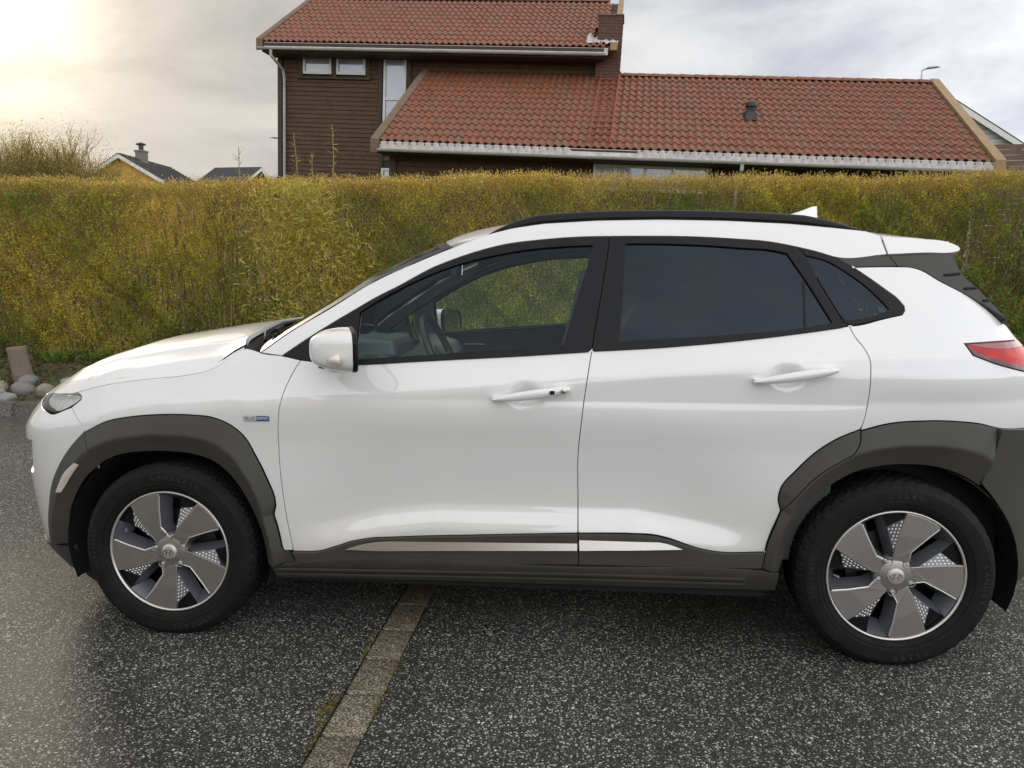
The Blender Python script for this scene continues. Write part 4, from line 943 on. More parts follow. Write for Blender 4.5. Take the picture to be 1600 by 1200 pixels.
M_DARKCAB = mat('dark_cabin_plastic', (0.10, 0.112, 0.108), 0.45)
M_CABGREY = mat('grey_cabin_lining', (0.33, 0.34, 0.34), 0.8)
M_SEAT = mat('black_seat_fabric', (0.045, 0.046, 0.047), 0.8, bump=(200, .2))
M_LINER = mat('black_liner', (0.007, 0.007, 0.007), 0.9)
M_RED = mat('red_lamp_lens', (0.42, 0.005, 0.004), 0.08, noise=(9, .1, (0.62, 0.012, 0.008)))
M_AMBER = mat('pale_reflector', (0.62, 0.55, 0.47), 0.25)
M_LAMPIN = mat('lamp_bowl', (0.88, 0.86, 0.80), 0.25, metal=0.25, bump=(45, .6))
def glass_mat(name, tint, tr, ior=1.5, refl=(0.86, 0.93, 1.0)):
    m = bpy.data.materials.new(name); m.use_nodes = True; nt = m.node_tree; N = nt.nodes.new; L = nt.links.new
    nt.nodes.remove(nt.nodes['Principled BSDF'])
    t = N('ShaderNodeBsdfTransparent'); t.inputs['Color'].default_value = (*[c * tr for c in tint], 1)
    g = N('ShaderNodeBsdfGlossy'); g.inputs['Roughness'].default_value = 0.0; g.inputs['Color'].default_value = (*refl, 1)
    fr_ = N('ShaderNodeFresnel'); fr_.inputs['IOR'].default_value = ior
    mx_ = N('ShaderNodeMixShader'); L(fr_.outputs[0], mx_.inputs[0]); L(t.outputs[0], mx_.inputs[1]); L(g.outputs[0], mx_.inputs[2]); L(mx_.outputs[0], nt.nodes['Material Output'].inputs['Surface'])
    return m
M_GLASS = glass_mat('clear_tinted_glass', (0.84, 0.96, 0.90), 0.99, 1.34)
M_PRIV = glass_mat('privacy_glass', (0.85, 0.95, 1.0), 0.13, 1.50, (0.68, 0.80, 0.97))
M_LENS = glass_mat('clear_lens', (0.99, 0.99, 0.98), 0.99, 1.3)

# ---- 2d outline tools
def dens(poly, closed=True, step=0.012, corner=32):
    """smooth through traced points, keep sharp corners, resample evenly"""
    P = [np.array(p, float) for p in poly]; n = len(P); out_ = []
    def ang(i):
        if not closed and i in (0, n - 1): return 180
        a = P[i] - P[i - 1]; b = P[(i + 1) % n] - P[i]
        c = np.dot(a, b) / max(np.linalg.norm(a) * np.linalg.norm(b), 1e-12); return math.degrees(math.acos(max(-1, min(1, c))))
    cor = [ang(i) > corner for i in range(n)]
    for i in range(n if closed else n - 1):
        p1, p2 = P[i], P[(i + 1) % n]; d = np.linalg.norm(p2 - p1)
        if d < 1e-9: continue
        def tan(j):
            a, b, c = P[j - 1], P[j], P[(j + 1) % n]; da = np.linalg.norm(b - a); db = np.linalg.norm(c - b)
            return ((b - a) / max(da, 1e-9) * db + (c - b) / max(db, 1e-9) * da) / max(da + db, 1e-9)
        t1 = (p2 - p1) / d if cor[i] else tan(i); j = (i + 1) % n; t2 = (p2 - p1) / d if cor[j] else tan(j)
        k = max(1, int(math.ceil(d / step)))
        for q in range(k):
            t = q / k; h = t * t * (3 - 2 * t)
            out_.append((2 * t ** 3 - 3 * t ** 2 + 1) * p1 + (t ** 3 - 2 * t ** 2 + t) * d * t1 + (3 * t ** 2 - 2 * t ** 3) * p2 + (t ** 3 - t ** 2) * d * t2)
    if not closed: out_.append(P[-1])
    return np.array(out_)
def area(P): return 0.5 * np.sum(P[:, 0] * np.roll(P[:, 1], -1) - np.roll(P[:, 0], -1) * P[:, 1])
def inset(P, d):
    """shrink a counter-clockwise outline by d"""
    e = np.roll(P, -1, 0) - P; e /= np.maximum(np.linalg.norm(e, axis=1, keepdims=True), 1e-9); nrm = np.stack([-e[:, 1], e[:, 0]], 1)
    m_ = nrm + np.roll(nrm, 1, 0); l = np.linalg.norm(m_, axis=1, keepdims=True); m_ = m_ / np.maximum(l, 1e-6)
    c = np.maximum(np.sum(m_ * nrm, 1, keepdims=True), 0.5)
    return P + m_ * d / c
def inside(pts, P):
    x, y = pts[:, 0:1], pts[:, 1:2]; x0, y0 = P[:, 0], P[:, 1]; x1, y1 = np.roll(x0, -1), np.roll(y0, -1)
    c = ((y0 > y) != (y1 > y)) & (x < (x1 - x0) * (y - y0) / np.where(y1 == y0, 1e-12, y1 - y0) + x0)
    return c.sum(1) % 2 == 1
def dist_to(pts, P):
    a = P; b = np.roll(P, -1, 0); ab = b - a; L2 = np.maximum((ab ** 2).sum(1), 1e-12); best = np.full(len(pts), 1e9)
    for i in range(0, len(pts), 1500):
        q = pts[i:i + 1500, None]; t = np.clip(((q - a) * ab).sum(2) / L2, 0, 1); best[i:i + 1500] = np.sqrt((((a + ab * t[..., None]) - q) ** 2).sum(2)).min(1)
    return best
def fn_normals(fn, Q, e=0.002):
    a = fn(Q[:, 0] + e, Q[:, 1]) - fn(Q[:, 0] - e, Q[:, 1]); b = fn(Q[:, 0], Q[:, 1] + e) - fn(Q[:, 0], Q[:, 1] - e)
    n_ = np.cross(a, b); return n_ / np.maximum(np.linalg.norm(n_, axis=1, keepdims=True), 1e-9)
def panel_mesh(name, outline, fn, h=0.03, gap=0.0024, flange=0.016, holes=(), raw=False, step=0.012, corner=32, hflange=None):
    P = np.array(outline, float) if raw else dens(outline, step=step, corner=corner)
    if area(P) < 0: P = P[::-1]
    P = inset(P, gap); loops = [P]
    for hp in holes:
        q = dens(hp, step=step, corner=corner)
        if area(q) < 0: q = q[::-1]
        loops.append(q)
    lo, hi = P.min(0), P.max(0)
    gx, gy = np.meshgrid(np.arange(lo[0], hi[0], h), np.arange(lo[1], hi[1], h)); G = np.stack([gx.ravel(), gy.ravel()], 1) + 1e-4
    k = inside(G, P)
    for q in loops[1:]: k &= ~inside(G, q)
    G = G[k]
    for q in loops:
        if len(G): G = G[dist_to(G, q) > h * 0.42]
    pts = np.concatenate(loops + [G]); edges = []; k0 = 0
    for q in loops:
        n_ = len(q); edges += [(k0 + i, k0 + (i + 1) % n_) for i in range(n_)]; k0 += n_
    r = delaunay_2d_cdt([Vector(p) for p in pts], edges, [], 0, 1e-6)
    V2 = np.array([tuple(v) for v in r[0]]); T = np.array([f for f in r[2] if len(f) == 3])
    c = V2[T].mean(1); ok = inside(c, P)
    for q in loops[1:]: ok &= ~inside(c, q)
    T = T[ok]
    a = V2[T]; ar = (a[:, 1, 0] - a[:, 0, 0]) * (a[:, 2, 1] - a[:, 0, 1]) - (a[:, 2, 0] - a[:, 0, 0]) * (a[:, 1, 1] - a[:, 0, 1])
    T = T[np.abs(ar) > 1e-10]; ar = ar[np.abs(ar) > 1e-10]; T[ar < 0] = T[ar < 0][:, ::-1]
    pos = fn(V2[:, 0], V2[:, 1]); nor = fn_normals(fn, V2)
    # directed boundary edges -> flange
    E = {}
    for t in T:
        for i in range(3): E[(int(t[i]), int(t[(i + 1) % 3]))] = 1
    B = [(i, j) for (i, j) in E if (j, i) not in E]
    VV = [pos]; NN = [nor]; FF = [tuple(map(int, t)) for t in T]; base = len(pos)
    if flange and B:
        bi = sorted({i for e in B for i in e}); ix = {v: k for k, v in enumerate(bi)}; outd = np.zeros((len(bi), 3))
        for i, j in B:
            d = pos[j] - pos[i]; o_ = np.cross(d, nor[i]); l = np.linalg.norm(o_)
            if l > 1e-9: outd[ix[i]] += o_ / l; outd[ix[j]] += o_ / l
        outd /= np.maximum(np.linalg.norm(outd, axis=1, keepdims=True), 1e-9)
        p0, n0 = pos[bi], nor[bi]; m_ = len(bi)
        VV += [p0 + outd * .0012 - n0 * .0016, p0 + outd * .0012 - n0 * flange]; NN += [outd, outd]
        for i, j in B:
            a, b = ix[i], ix[j]
            FF += [(j, i, base + a, base + b), (base + b, base + a, base + m_ + a, base + m_ + b)]
    V = np.concatenate(VV); Nn = np.concatenate(NN)
    me = bpy.data.meshes.new(name); me.from_pydata(V.tolist(), [], FF); me.update(); me.shade_smooth()
    me.normals_split_custom_set_from_vertices(Nn.tolist())
    return me
car = empty('car', (0, 0, 0)); tag(car, 'white compact crossover car with dark wheel arch cladding parked side on', 'car')
def pair(name, me, m, parent, far=None):
    """near side object and its mirror on the far side"""
    o = obj(name, me, m, parent)
    f = bpy.data.objects.new(name, me); COL.objects.link(f); f.scale = (1, -1, 1)
    f.parent = far if far is not None else parent
    if far is not None: f.scale = (1, 1, 1)
    return o, f
def side(name, outline, m, parent=car, far=None, fn=S, **k): return pair(name, panel_mesh(name, outline, fn, **k), m, parent, far)
def Soff(off): return lambda u, z: S(u, z, off)
t_ = TR
# ---- cladding bulge round the wheel arches
def polar(c, pts): 
    p = np.array(pts) - np.array(c); a = np.arctan2(p[:, 1], p[:, 0]); a = np.where(a < -1.2, a + 2 * np.pi, a); o_ = np.argsort(a); return a[o_], np.hypot(p[:, 0], p[:, 1])[o_]
def arch_fn(c, pin, pout):
    ai, ri = polar(c, pin); ao, ro = polar(c, pout)
    def f(u, z):
        a = np.arctan2(z - c[1], u - c[0]); a = np.where(a < -1.2, a + 2 * np.pi, a); r = np.hypot(u - c[0], z - c[1])
        r0 = np.interp(a, ai, ri); r1 = np.maximum(np.interp(a, ao, ro), r0 + .05); t = (r - r0) / (r1 - r0)
        pr = np.where(t > .46, .034 - .030 * (t - .46) / .54, .034 - .024 * (.46 - t) / .46)
        w = np.clip(np.abs(t - .46) / .06, 0, 1); pr = pr - .0012 * (1 - w) ** 2
        return np.clip(pr, .003, .034)
    return f
fa = arch_fn((0.0, .32), t_['farch_in'], t_['farch_out']); ra = arch_fn((2.6, .32), t_['rarch_in'], t_['rarch_out'] + [(3.06, .70), (3.12, .55), (3.15, .40)])
SF = lambda u, z: S(u, z, fa(u, z)); SR = lambda u, z: S(u, z, ra(u, z)); SB = lambda u, z: S(u, z, .014)

# ---- front door
belt_f = [p for p in t_['dlo'][32:]]           # from the b-pillar forward to the door front
doorf = t_['door_lead'][1:14] + t_['clad_top_f'][1:] + t_['b_line'][4:10][::-1] + belt_f[:-1]
def dented(xc, zc):
    return lambda u, z: S(u, z, -.017 * np.clip(1 - ((u - xc) / .072) ** 2 - ((z - zc) / .052) ** 2, 0, 1) ** 2)
fd = side('front_door', doorf, M_PAINT, h=.010, fn=dented(1.328, .927))
low_f = [t_['clad_top_f'][1]] + t_['clad_top_f'][2:] + [t_['b_line'][11]] + [(.487, .290)]
side('door_cladding', low_f, M_CLAD, fd[0], fd[1], fn=SB, h=.03)
side('chrome_strip', t_['chrome_f_top'] + t_['chrome_f_bot'][::-1][:-1], M_CHROME, fd[0], fd[1], fn=lambda u, z: S(u, z, .012 + .25 * (.405 - z + .02 * (u - 1.5))), h=.012, gap=.0008)
# ---- rear door
cl = t_['c_line']; ro = t_['rarch_out']
doorr = t_['b_line'][4:11] + t_['clad_top_r'][1:] + cl[17:22][::-1] + ro[0:7] + cl[3:11][::-1] + t_['dlo'][28:33]
rd = side('rear_door', doorr, M_PAINT, h=.010, fn=dented(2.211, 1.001))
low_r = [t_['b_line'][11], cl[23], cl[22], cl[21]] + t_['clad_top_r'][::-1]
side('door_cladding', low_r, M_CLAD, rd[0], rd[1], fn=SB, h=.03)
side('chrome_strip', t_['chrome_r_top'] + t_['chrome_r_bot'][::-1][1:], M_CHROME, rd[0], rd[1], fn=lambda u, z: S(u, z, .012 + .25 * (.418 - z)), h=.012, gap=.0008)
side('arch_cladding', ro[0:7] + cl[12:18], M_CLAD, rd[0], rd[1], fn=SR, h=.01)
# ---- wing (fender)
bl_ = t_['bump_line']; fo = t_['farch_out']
fender = t_['bonnet_cut'] + t_['ap_top'][1:3] + [t_['dlo'][0]] + t_['door_lead'][1:14] + [t_['clad_top_f'][0]] + fo[6:][::-1] + bl_[0:2][::-1] + [(-.37, .875), (-.372, .886)]
fe = side('front_wing', fender, M_PAINT, h=.022)
split_f = bl_[2:]
side('arch_cladding', fo[6:] + [(.450, .331), (.471, .30), (.478, .288), (.375, .272)] + t_['farch_in'][5:16][::-1] + split_f[1:][::-1], M_CLAD, fe[0], fe[1], fn=SF, h=.009, flange=.07)
# ---- front bumper
UM = float(_u[0]) + .004
bumper = bl_[0:3] + fo[0:6][::-1] + [(-.80, .268), (-1.0, .262), (UM, .260), (UM, .853), (-1.05, .854), (-.90, .856), (-.815, .856), (-.785, .844), (-.70, .828), (-.60, .818), (-.51, .813), (-.45, .832)]
bu = side('front_bumper', bumper, M_PAINT, h=.024, holes=([(-.655, .700), (-.80, .69), (-.97, .66), (-.99, .57), (-.82, .54), (-.69, .560)],))
side('arch_cladding', fo[0:7] + split_f[1:] + t_['farch_in'][0:5][::-1], M_CLAD, bu[0], bu[1], fn=SF, h=.009, flange=.07)
side('lamp_recess', [(-.645, .71), (-.80, .70), (-.98, .67), (-1.0, .56), (-.82, .53), (-.68, .545)], M_TRIM, bu[0], bu[1], fn=Soff(-.035), flange=0)
fog = side('main_beam_lamp', [(-.685, .675), (-.90, .655), (-.92, .60), (-.71, .585)], M_LAMPIN, bu[0], bu[1], fn=Soff(-.018), flange=.012)
side('lower_valance', [(-.435, .30), (-.64, .279), (-.80, .266), (-1.0, .260), (UM, .258), (UM, .165), (-.9, .165), (-.70, .16), (-.56, .165), (-.45, .19)], M_CLAD, bu[0], bu[1], fn=Soff(.012), h=.02)
side('lip_spoiler', [(-.56, .17), (-.75, .172), (-.95, .172), (-.95, .135), (-.70, .11), (-.50, .095), (-.44, .11), (-.46, .19)], M_LINER, bu[0], bu[1], fn=Soff(-.012), h=.02)
side('grille_slot', [(-1.02, .79), (UM, .79), (UM, .735), (-1.02, .735)], M_TRIM, bu[0], bu[1], fn=Soff(.003), h=.03)
refl = [(-.358, .644), (-.341, .637), (-.380, .595), (-.412, .555), (-.438, .524), (-.463, .523), (-.440, .56), (-.421, .591)]
side('side_reflector', refl, M_AMBER, bu[0], bu[1], fn=lambda u, z: S(u, z, fa(u, z) + .004), h=.015, gap=0, flange=.006)
# ---- headlamp
hl = [(-.374, .886), (-.374, .876), (-.42, .848), (-.51, .817), (-.60, .822), (-.70, .832), (-.78, .848), (-.80, .860), (-.66, .872), (-.52, .882), (-.42, .889)]
h0 = side('headlamp', hl, M_LAMPIN, fn=Soff(-.022), h=.012, gap=.003, flange=0)
side('lamp_bezel', [(-.374, .886), (-.374, .876), (-.42, .848), (-.51, .817), (-.60, .822), (-.70, .832), (-.70, .836), (-.60, .8265), (-.51, .8225), (-.425, .852), (-.384, .876), (-.39, .884)], M_TRIM, h0[0], h0[1], fn=Soff(-.012), h=.012, gap=.0005)
side('lens', hl, M_LENS, h0[0], h0[1], fn=Soff(.001), h=.012)
# ---- pillar and roof side
cant = t_['ap_top'][2:] + t_['rail_bot'][1:] + [(2.588, 1.479), (2.600, 1.412), t_['cpill'][0]] + t_['dlo'][0:19][::-1]
side('roof_side', cant, M_PAINT, h=.022)
# ---- rear quarter
quarter = cl[3:12] + ro[7:12] + [(3.06, .818), (3.30, .815), (3.30, .97), (3.15, .992), (3.03, 1.015), (2.892, 1.049), (2.824, 1.074), (2.804, 1.112), (2.93, 1.117), (3.08, 1.119), (3.06, 1.16), (3.02, 1.178), (2.90, 1.262), (2.779, 1.321), (2.712, 1.359), (2.679, 1.367), (2.625, 1.369), t_['cpill'][3]] + t_['dlo'][20:29]
qp = side('rear_quarter', quarter, M_PAINT, h=.022)
split_r = [(2.93, .827), (2.915, .75), (2.876, .64)]
side('arch_cladding', cl[11:] + [(2.215, .318)] + t_['rarch_in'][1:12] + split_r[:2][::-1] + ro[7:11][::-1], M_CLAD, qp[0], qp[1], fn=SR, h=.009, flange=.07)
rb = side('rear_bumper', split_r + t_['rarch_in'][12:] + [(3.10, .25), (3.3, .24), (4.2, .24), (4.2, .80), (3.3, .812), (3.06, .818)], M_CLAD, fn=lambda u, z: S(u, z, .022), h=.025, flange=.03)
side('mud_flap', [(3.06, .36), (3.10, .35), (3.12, .25), (3.085, .21), (3.04, .23)], M_LINER, rb[0], rb[1], fn=Soff(.004), h=.02, flange=.01)
UX = float(_u[-1]) - .004
hatch = side('tailgate', [(3.06, 1.115), (3.06, 1.16), (3.02, 1.178), (3.10, 1.16), (UX, 1.16), (UX, .815), (3.305, .815), (3.305, .97), (3.30, 1.05)], M_PAINT, h=.03)
side('rear_window', [(3.16, 1.165), (UX, 1.165), (UX, 1.38), (3.25, 1.38)], M_PRIV, hatch[0], hatch[1], h=.04, flange=0)
tl = [(2.806, 1.110), (2.93, 1.115), (3.08, 1.117), (3.5, 1.11), (3.5, .96), (3.15, .995), (3.03, 1.017), (2.894, 1.051), (2.826, 1.076)]
tlo = side('tail_lamp', tl, M_RED, fn=Soff(.002), h=.02, flange=.01)
side('lamp_bezel', [(2.808, 1.109), (2.812, 1.106), (2.84, 1.083), (2.90, 1.062), (3.03, 1.031), (3.16, 1.01), (3.5, .975), (3.5, .961), (3.15, .996), (3.03, 1.018), (2.894, 1.052), (2.826, 1.077)], mat('dark_red_lens', (.06, .006, .010), .08, coat=1.0), tlo[0], tlo[1], fn=Soff(.004), h=.02, flange=.003, gap=0)
side('upper_lamp_band', [(2.812, 1.1085), (2.93, 1.1135), (3.08, 1.1155), (3.5, 1.108), (3.5, 1.085), (3.1, 1.098), (2.9, 1.096)], mat('smoky_red_lens', (.30, .05, .05), .08, coat=1.0), tlo[0], tlo[1], fn=Soff(.004), h=.02, flange=.003, gap=0)
# ---- sills
sill_t = [(.379, .266), (.475, .286), (1.52, .312), (2.154, .319), (2.215, .314)]
ss_ = side('sill', sill_t + [(2.214, .235), (1.512, .229), (1.042, .226), (.395, .215)], M_CLAD, fn=lambda u, z: S(u, z, .006 + .012 * np.clip((z - .25) / .05, 0, 1)), h=.02, flange=.03)
for zo in (.0, -.022):
    side('sill_rib', [(.40, .262 + zo), (1.52, .284 + zo), (2.10, .288 + zo), (2.10, .282 + zo), (1.52, .278 + zo), (.40, .256 + zo)], M_CLAD, ss_[0], ss_[1], fn=lambda u, z: S(u, z, .021), h=.02, flange=.006, gap=0)
side('mud_flap', [(.372, .30), (.395, .30), (.415, .215), (.40, .165), (.372, .17)], M_LINER, ss_[0], ss_[1], fn=Soff(-.005), h=.02, flange=.01)
# ---- window frames, glass
dl = t_['dlo']; gf, gr, gq = t_['glass_f'], t_['glass_r'], t_['glass_q']
wf = side('window_frame', dl[0:13] + t_['b_line'][0:5] + dl[32:], M_TRIM, fd[0], fd[1], h=.025, holes=(gf,), gap=.0022, flange=.014)
wr = side('window_frame', dl[12:18] + cl[0:3] + dl[28:33] + t_['b_line'][0:5][::-1], M_TRIM, rd[0], rd[1], h=.025, holes=(gr,), gap=.0022, flange=.014)
wq = side('window_frame', dl[17:29] + cl[0:3][::-1], M_TRIM, qp[0], qp[1], h=.025, holes=(gq,), gap=.0022, flange=.014)
def grow_(p, d):
    q = dens(p); q = q if area(q) > 0 else q[::-1]; return inset(q, -d)
side('window_glass', grow_(gf, .012), M_GLASS, fd[0], fd[1], fn=Soff(-.009), raw=True, h=.03, flange=0)
side('window_glass', grow_(gr, .012), M_PRIV, rd[0], rd[1], fn=Soff(-.009), raw=True, h=.03, flange=0)
side('window_glass', grow_(gq, .008), M_PRIV, qp[0], qp[1], fn=Soff(-.006), raw=True, h=.03, flange=0)
side('glass_divider', [(2.286, 1.316), (2.293, 1.322), (2.283, 1.163), (2.276, 1.160)], M_TRIM, rd[0], rd[1], fn=Soff(-.006), h=.02, gap=0, flange=.004)
def strip_uz(a, b, lo, hi): return [(u, z + hi) for u, z in a] + [(u, z + lo) for u, z in a][::-1]
bm_f = [(.712, 1.030), (1.051, 1.052), (1.279, 1.066), (1.545, 1.085)]
side('belt_moulding', strip_uz(bm_f, None, -.008, .006), M_TRIM, fd[0], fd[1], fn=Soff(.006), h=.02, gap=0, flange=.01)
bm_r = [(1.565, 1.087), (1.793, 1.102), (2.044, 1.126), (2.255, 1.152), (2.40, 1.173)]
side('belt_moulding', strip_uz(bm_r, None, -.008, .005), M_TRIM, rd[0], rd[1], fn=Soff(.006), h=.02, gap=0, flange=.01)
# ---- c-pillar trim and spoiler
side('pillar_trim', t_['cpill'][0:1] + [(2.612, 1.409), (2.632, 1.371)] + t_['cpill'][3:4], M_CLAD, qp[0], qp[1], fn=Soff(-.003), h=.02)
sb = side('spoiler_cheek', [(2.592, 1.408), (2.834, 1.42), (2.826, 1.40), (2.836, 1.358), (2.897, 1.285), (2.979, 1.183), (2.855, 1.264), (2.752, 1.322), (2.691, 1.359), (2.661, 1.366), (2.618, 1.369)], M_CLAD, car, fn=S3, h=.016, flange=.03)
for a, b in (((2.775, 1.340), (2.832, 1.344)), ((2.838, 1.293), (2.884, 1.296)), ((2.898, 1.252), (2.920, 1.254))):
    side('vane', [(a[0], a[1]), (b[0], b[1]), (b[0], b[1] + .006), (a[0], a[1] + .005)], M_TRIM, sb[0], sb[1], fn=lambda x, z: S3(x, z) - np.array([0, .006, 0]), h=.02, gap=0, flange=.008)
spw = side('spoiler_side', [(2.578, 1.4785), (2.70, 1.471), (2.818, 1.458), (2.850, 1.445), (2.857, 1.434), (2.850, 1.425), (2.834, 1.421), (2.72, 1.418), (2.589, 1.412)], M_PAINT, car, fn=S3, h=.014, flange=.012)

# ---- top surfaces
def edge_tab(pts): 
    p = np.array(sorted(pts)); return (lambda x: np.interp(x, p[:, 0], p[:, 1])), (lambda x: np.interp(x, p[:, 0], p[:, 2]))
be = [(-.787, .094, .858), (-.778, .235, .858), (-.751, .369, .86), (-.722, .452, .862), (-.657, .559, .868), (-.572, .646, .876), (-.483, .713, .885), (-.397, .756, .897), (-.252, .793, .934), (-.083, .809, .958), (.077, .816, .976), (.158, .814, .994), (.205, .803, 1.017), (.249, .784, 1.053), (.291, .775, 1.074)]
_bc = S(*dens(TR['bonnet_cut'], closed=False, step=.01).T); be = be[:7] + [(float(p[0]), float(-p[1]), float(p[2])) for p in _bc]
bye, bze = edge_tab(be)
_bx = np.linspace(-.80, .30, 441); _k = np.ones(5) / 5
_byt = np.convolve(np.pad(bye(_bx), 2, mode='reflect', reflect_type='odd'), _k, 'valid'); _bzt = np.convolve(np.pad(bze(_bx), 2, mode='edge'), _k, 'valid')
_bct = np.convolve(np.pad(np.interp(_bx, [-.84, -.76, -.70, -.5, -.3, 0, .3], [.862, .868, .90, 1.022, 1.080, 1.128, 1.166]), 10, mode='edge'), np.ones(21) / 21, 'valid')
def bonnet(x, y):
    ye_ = np.maximum(np.interp(x, _bx, _byt), .02); s = np.clip(np.abs(y) / ye_, 0, 1.08); ze_ = np.interp(x, _bx, _bzt); zc_ = np.maximum(np.interp(x, _bx, _bct), ze_ + .004)
    s_ = np.sqrt(s * s + .0004)
    z = ze_ + (zc_ - ze_) * (1 - (.55 * s_ ** 2 + .45 * s_ ** 8))
    z = z + (.011 * np.exp(-((s - .80) / .028) ** 2) + .004 * np.exp(-((s - .925) / .018) ** 2)) * ss(-.66, -.35, x) * ss(.28, .05, x)      # raised feature lines
    return np.stack([x, y, z], -1)
bo_l = [(x, -y) for x, y, z in be if x < .27][:7] + [(x, -y) for x, y, z in be[7:] if x < .27][::4] + [(.281, -.772)]; cowl = [(.272, -.740), (.250, -.68), (.232, -.5), (.20, -.25), (.175, 0)]
bo_out = [(-.792, 0)] + bo_l + cowl + [(x, -y) for x, y in cowl[:-1][::-1]] + [(x, -y) for x, y in bo_l[::-1]]
obj('bonnet', panel_mesh('bonnet', bo_out, bonnet, h=.025, gap=.002, flange=.018), M_PAINT, car)
# windscreen: between the pillars
ap3 = S(*np.array(t_['ap_top'][2:8]).T)
def wscreen(t, s):
    k = t * 5; P = np.stack([np.interp(k, np.arange(6), ap3[:, i]) for i in range(3)], -1)
    b = (1 - s ** 2); y = P[..., 1] * -s * -1
    return np.stack([P[..., 0] - .10 * b - .012 * (1 - s ** 8), P[..., 1] * -1 * s, P[..., 2] + .034 * b + .010 * (1 - s ** 8)], -1)
ws_out = [(t, -1.0) for t in np.linspace(0, 1, 30)] + [(1, s) for s in np.linspace(-1, 1, 40)[1:]] + [(t, 1.0) for t in np.linspace(1, 0, 30)[1:]] + [(0, s) for s in np.linspace(1, -1, 40)[1:-1]]
obj('windscreen', panel_mesh('windscreen', ws_out, wscreen, h=.05, gap=0, flange=0, raw=True), M_GLASS, car)
bd = MB(); N_ = 41
for (t0, t1, s0, s1, along) in ((0, 1, -1.0, -.93, 't'), (0, 1, .93, 1.0, 't'), (0, .07, -1, 1, 's'), (.95, 1, -.96, .96, 's')):
    V = []
    for i in range(N_):
        f = i / (N_ - 1)
        for q in (0, 1):
            tt_, s__ = ((t0 + (t1 - t0) * f, (s0, s1)[q]) if along == 't' else ((t0, t1)[q], s0 + (s1 - s0) * f))
            V.append(wscreen(np.array(tt_), np.array(s__)) + np.array([-.0015, 0, .002]))
    bd.add(V, [(2 * i, 2 * i + 1, 2 * i + 3, 2 * i + 2) for i in range(N_ - 1)])
bd.build('windscreen_border', M_TRIM, car, smooth=True)
# cowl trough and wipers
cw = []
for i in range(41):
    s = -1 + 2 * i / 40; a = wscreen(np.array(0.02), np.array(s * .985)); yb = s * .76
    xb = np.interp(abs(yb), [0, .25, .5, .68, .745], [.175, .20, .232, .25, .262]) - .01
    cw += [(xb, yb, float(bonnet(np.array(xb), np.array(yb))[2]) - .03), ((xb + a[0]) / 2, (yb + a[1]) / 2, a[2] - .045), tuple(a + np.array([0.01, 0, -.004]))]
MB().add(cw, [(3 * i + j, 3 * i + j + 1, 3 * i + j + 4, 3 * i + j + 3) for i in range(40) for j in (0, 1)]).build('cowl', M_TRIM, car, smooth=True)
for (y0, y1) in ((-.60, .02), (.05, .62)):
    w = MB().tube([(.30, y0, 1.085), (.292, y0 + .02, 1.115), (.31, y0 + .14, 1.145), (.33, (y0 + y1) / 2, 1.155)], [.016, .014, .011, .008], 8).tube([tuple(wscreen(np.array(.10), np.array(q / .74)) + np.array([-.012, 0, .012])) for q in np.linspace(y0 + .03, y1 + .05, 9)], .008, 6)
    w.build('wiper', M_TRIM, car, smooth=True)
# roof
rl = S(*np.array(t_['ap_top'][7:] + t_['rail_bot'][1:] + [(2.588, 1.479)]).T).tolist() + [[2.70, -.603, 1.471], [2.818, -.590, 1.458], [2.850, -.593, 1.445]]
rye, rze = edge_tab([(p[0], -p[1], p[2]) for p in rl])
def roof(x, y):
    ye_ = np.maximum(rye(x), .3); s = np.clip(np.abs(y) / ye_, 0, 1.05)
    zc_ = np.interp(x, [.85, .93, 1.007, 1.105, 1.3, 1.6, 1.9, 2.3, 2.6, 2.87], [1.452, 1.488, 1.520, 1.545, 1.574, 1.590, 1.592, 1.576, 1.522, 1.465])
    zf = np.where(x < 1.045, 1.444 + .62 * (x - 1.04), rze(x))
    return np.stack([x, y, zf + (zc_ - zf) * (1 - s ** 2.6)], -1)
fr_e = [(1.045 - .10 * (1 - s ** 2) - .012 * (1 - s ** 8), s * .629) for s in np.linspace(1, -1, 21)]
ro_out = [(p[0], p[1]) for p in rl[1:-1]] + [(2.862, -.45), (2.872, 0), (2.862, .45)] + [(p[0], -p[1]) for p in rl[1:-1][::-1]] + fr_e[1:-1]
obj('roof', panel_mesh('roof', ro_out, roof, h=.04, gap=.001, flange=.02), M_PAINT, car)
MB().add([(2.60, -.64, 1.405), (2.83, -.60, 1.415), (2.86, -.45, 1.425), (2.87, 0, 1.432), (2.86, .45, 1.425), (2.83, .60, 1.415), (2.60, .64, 1.405)], [(0, 1, 2, 3, 4, 5, 6)]).build('spoiler_underside', M_CLAD, car)
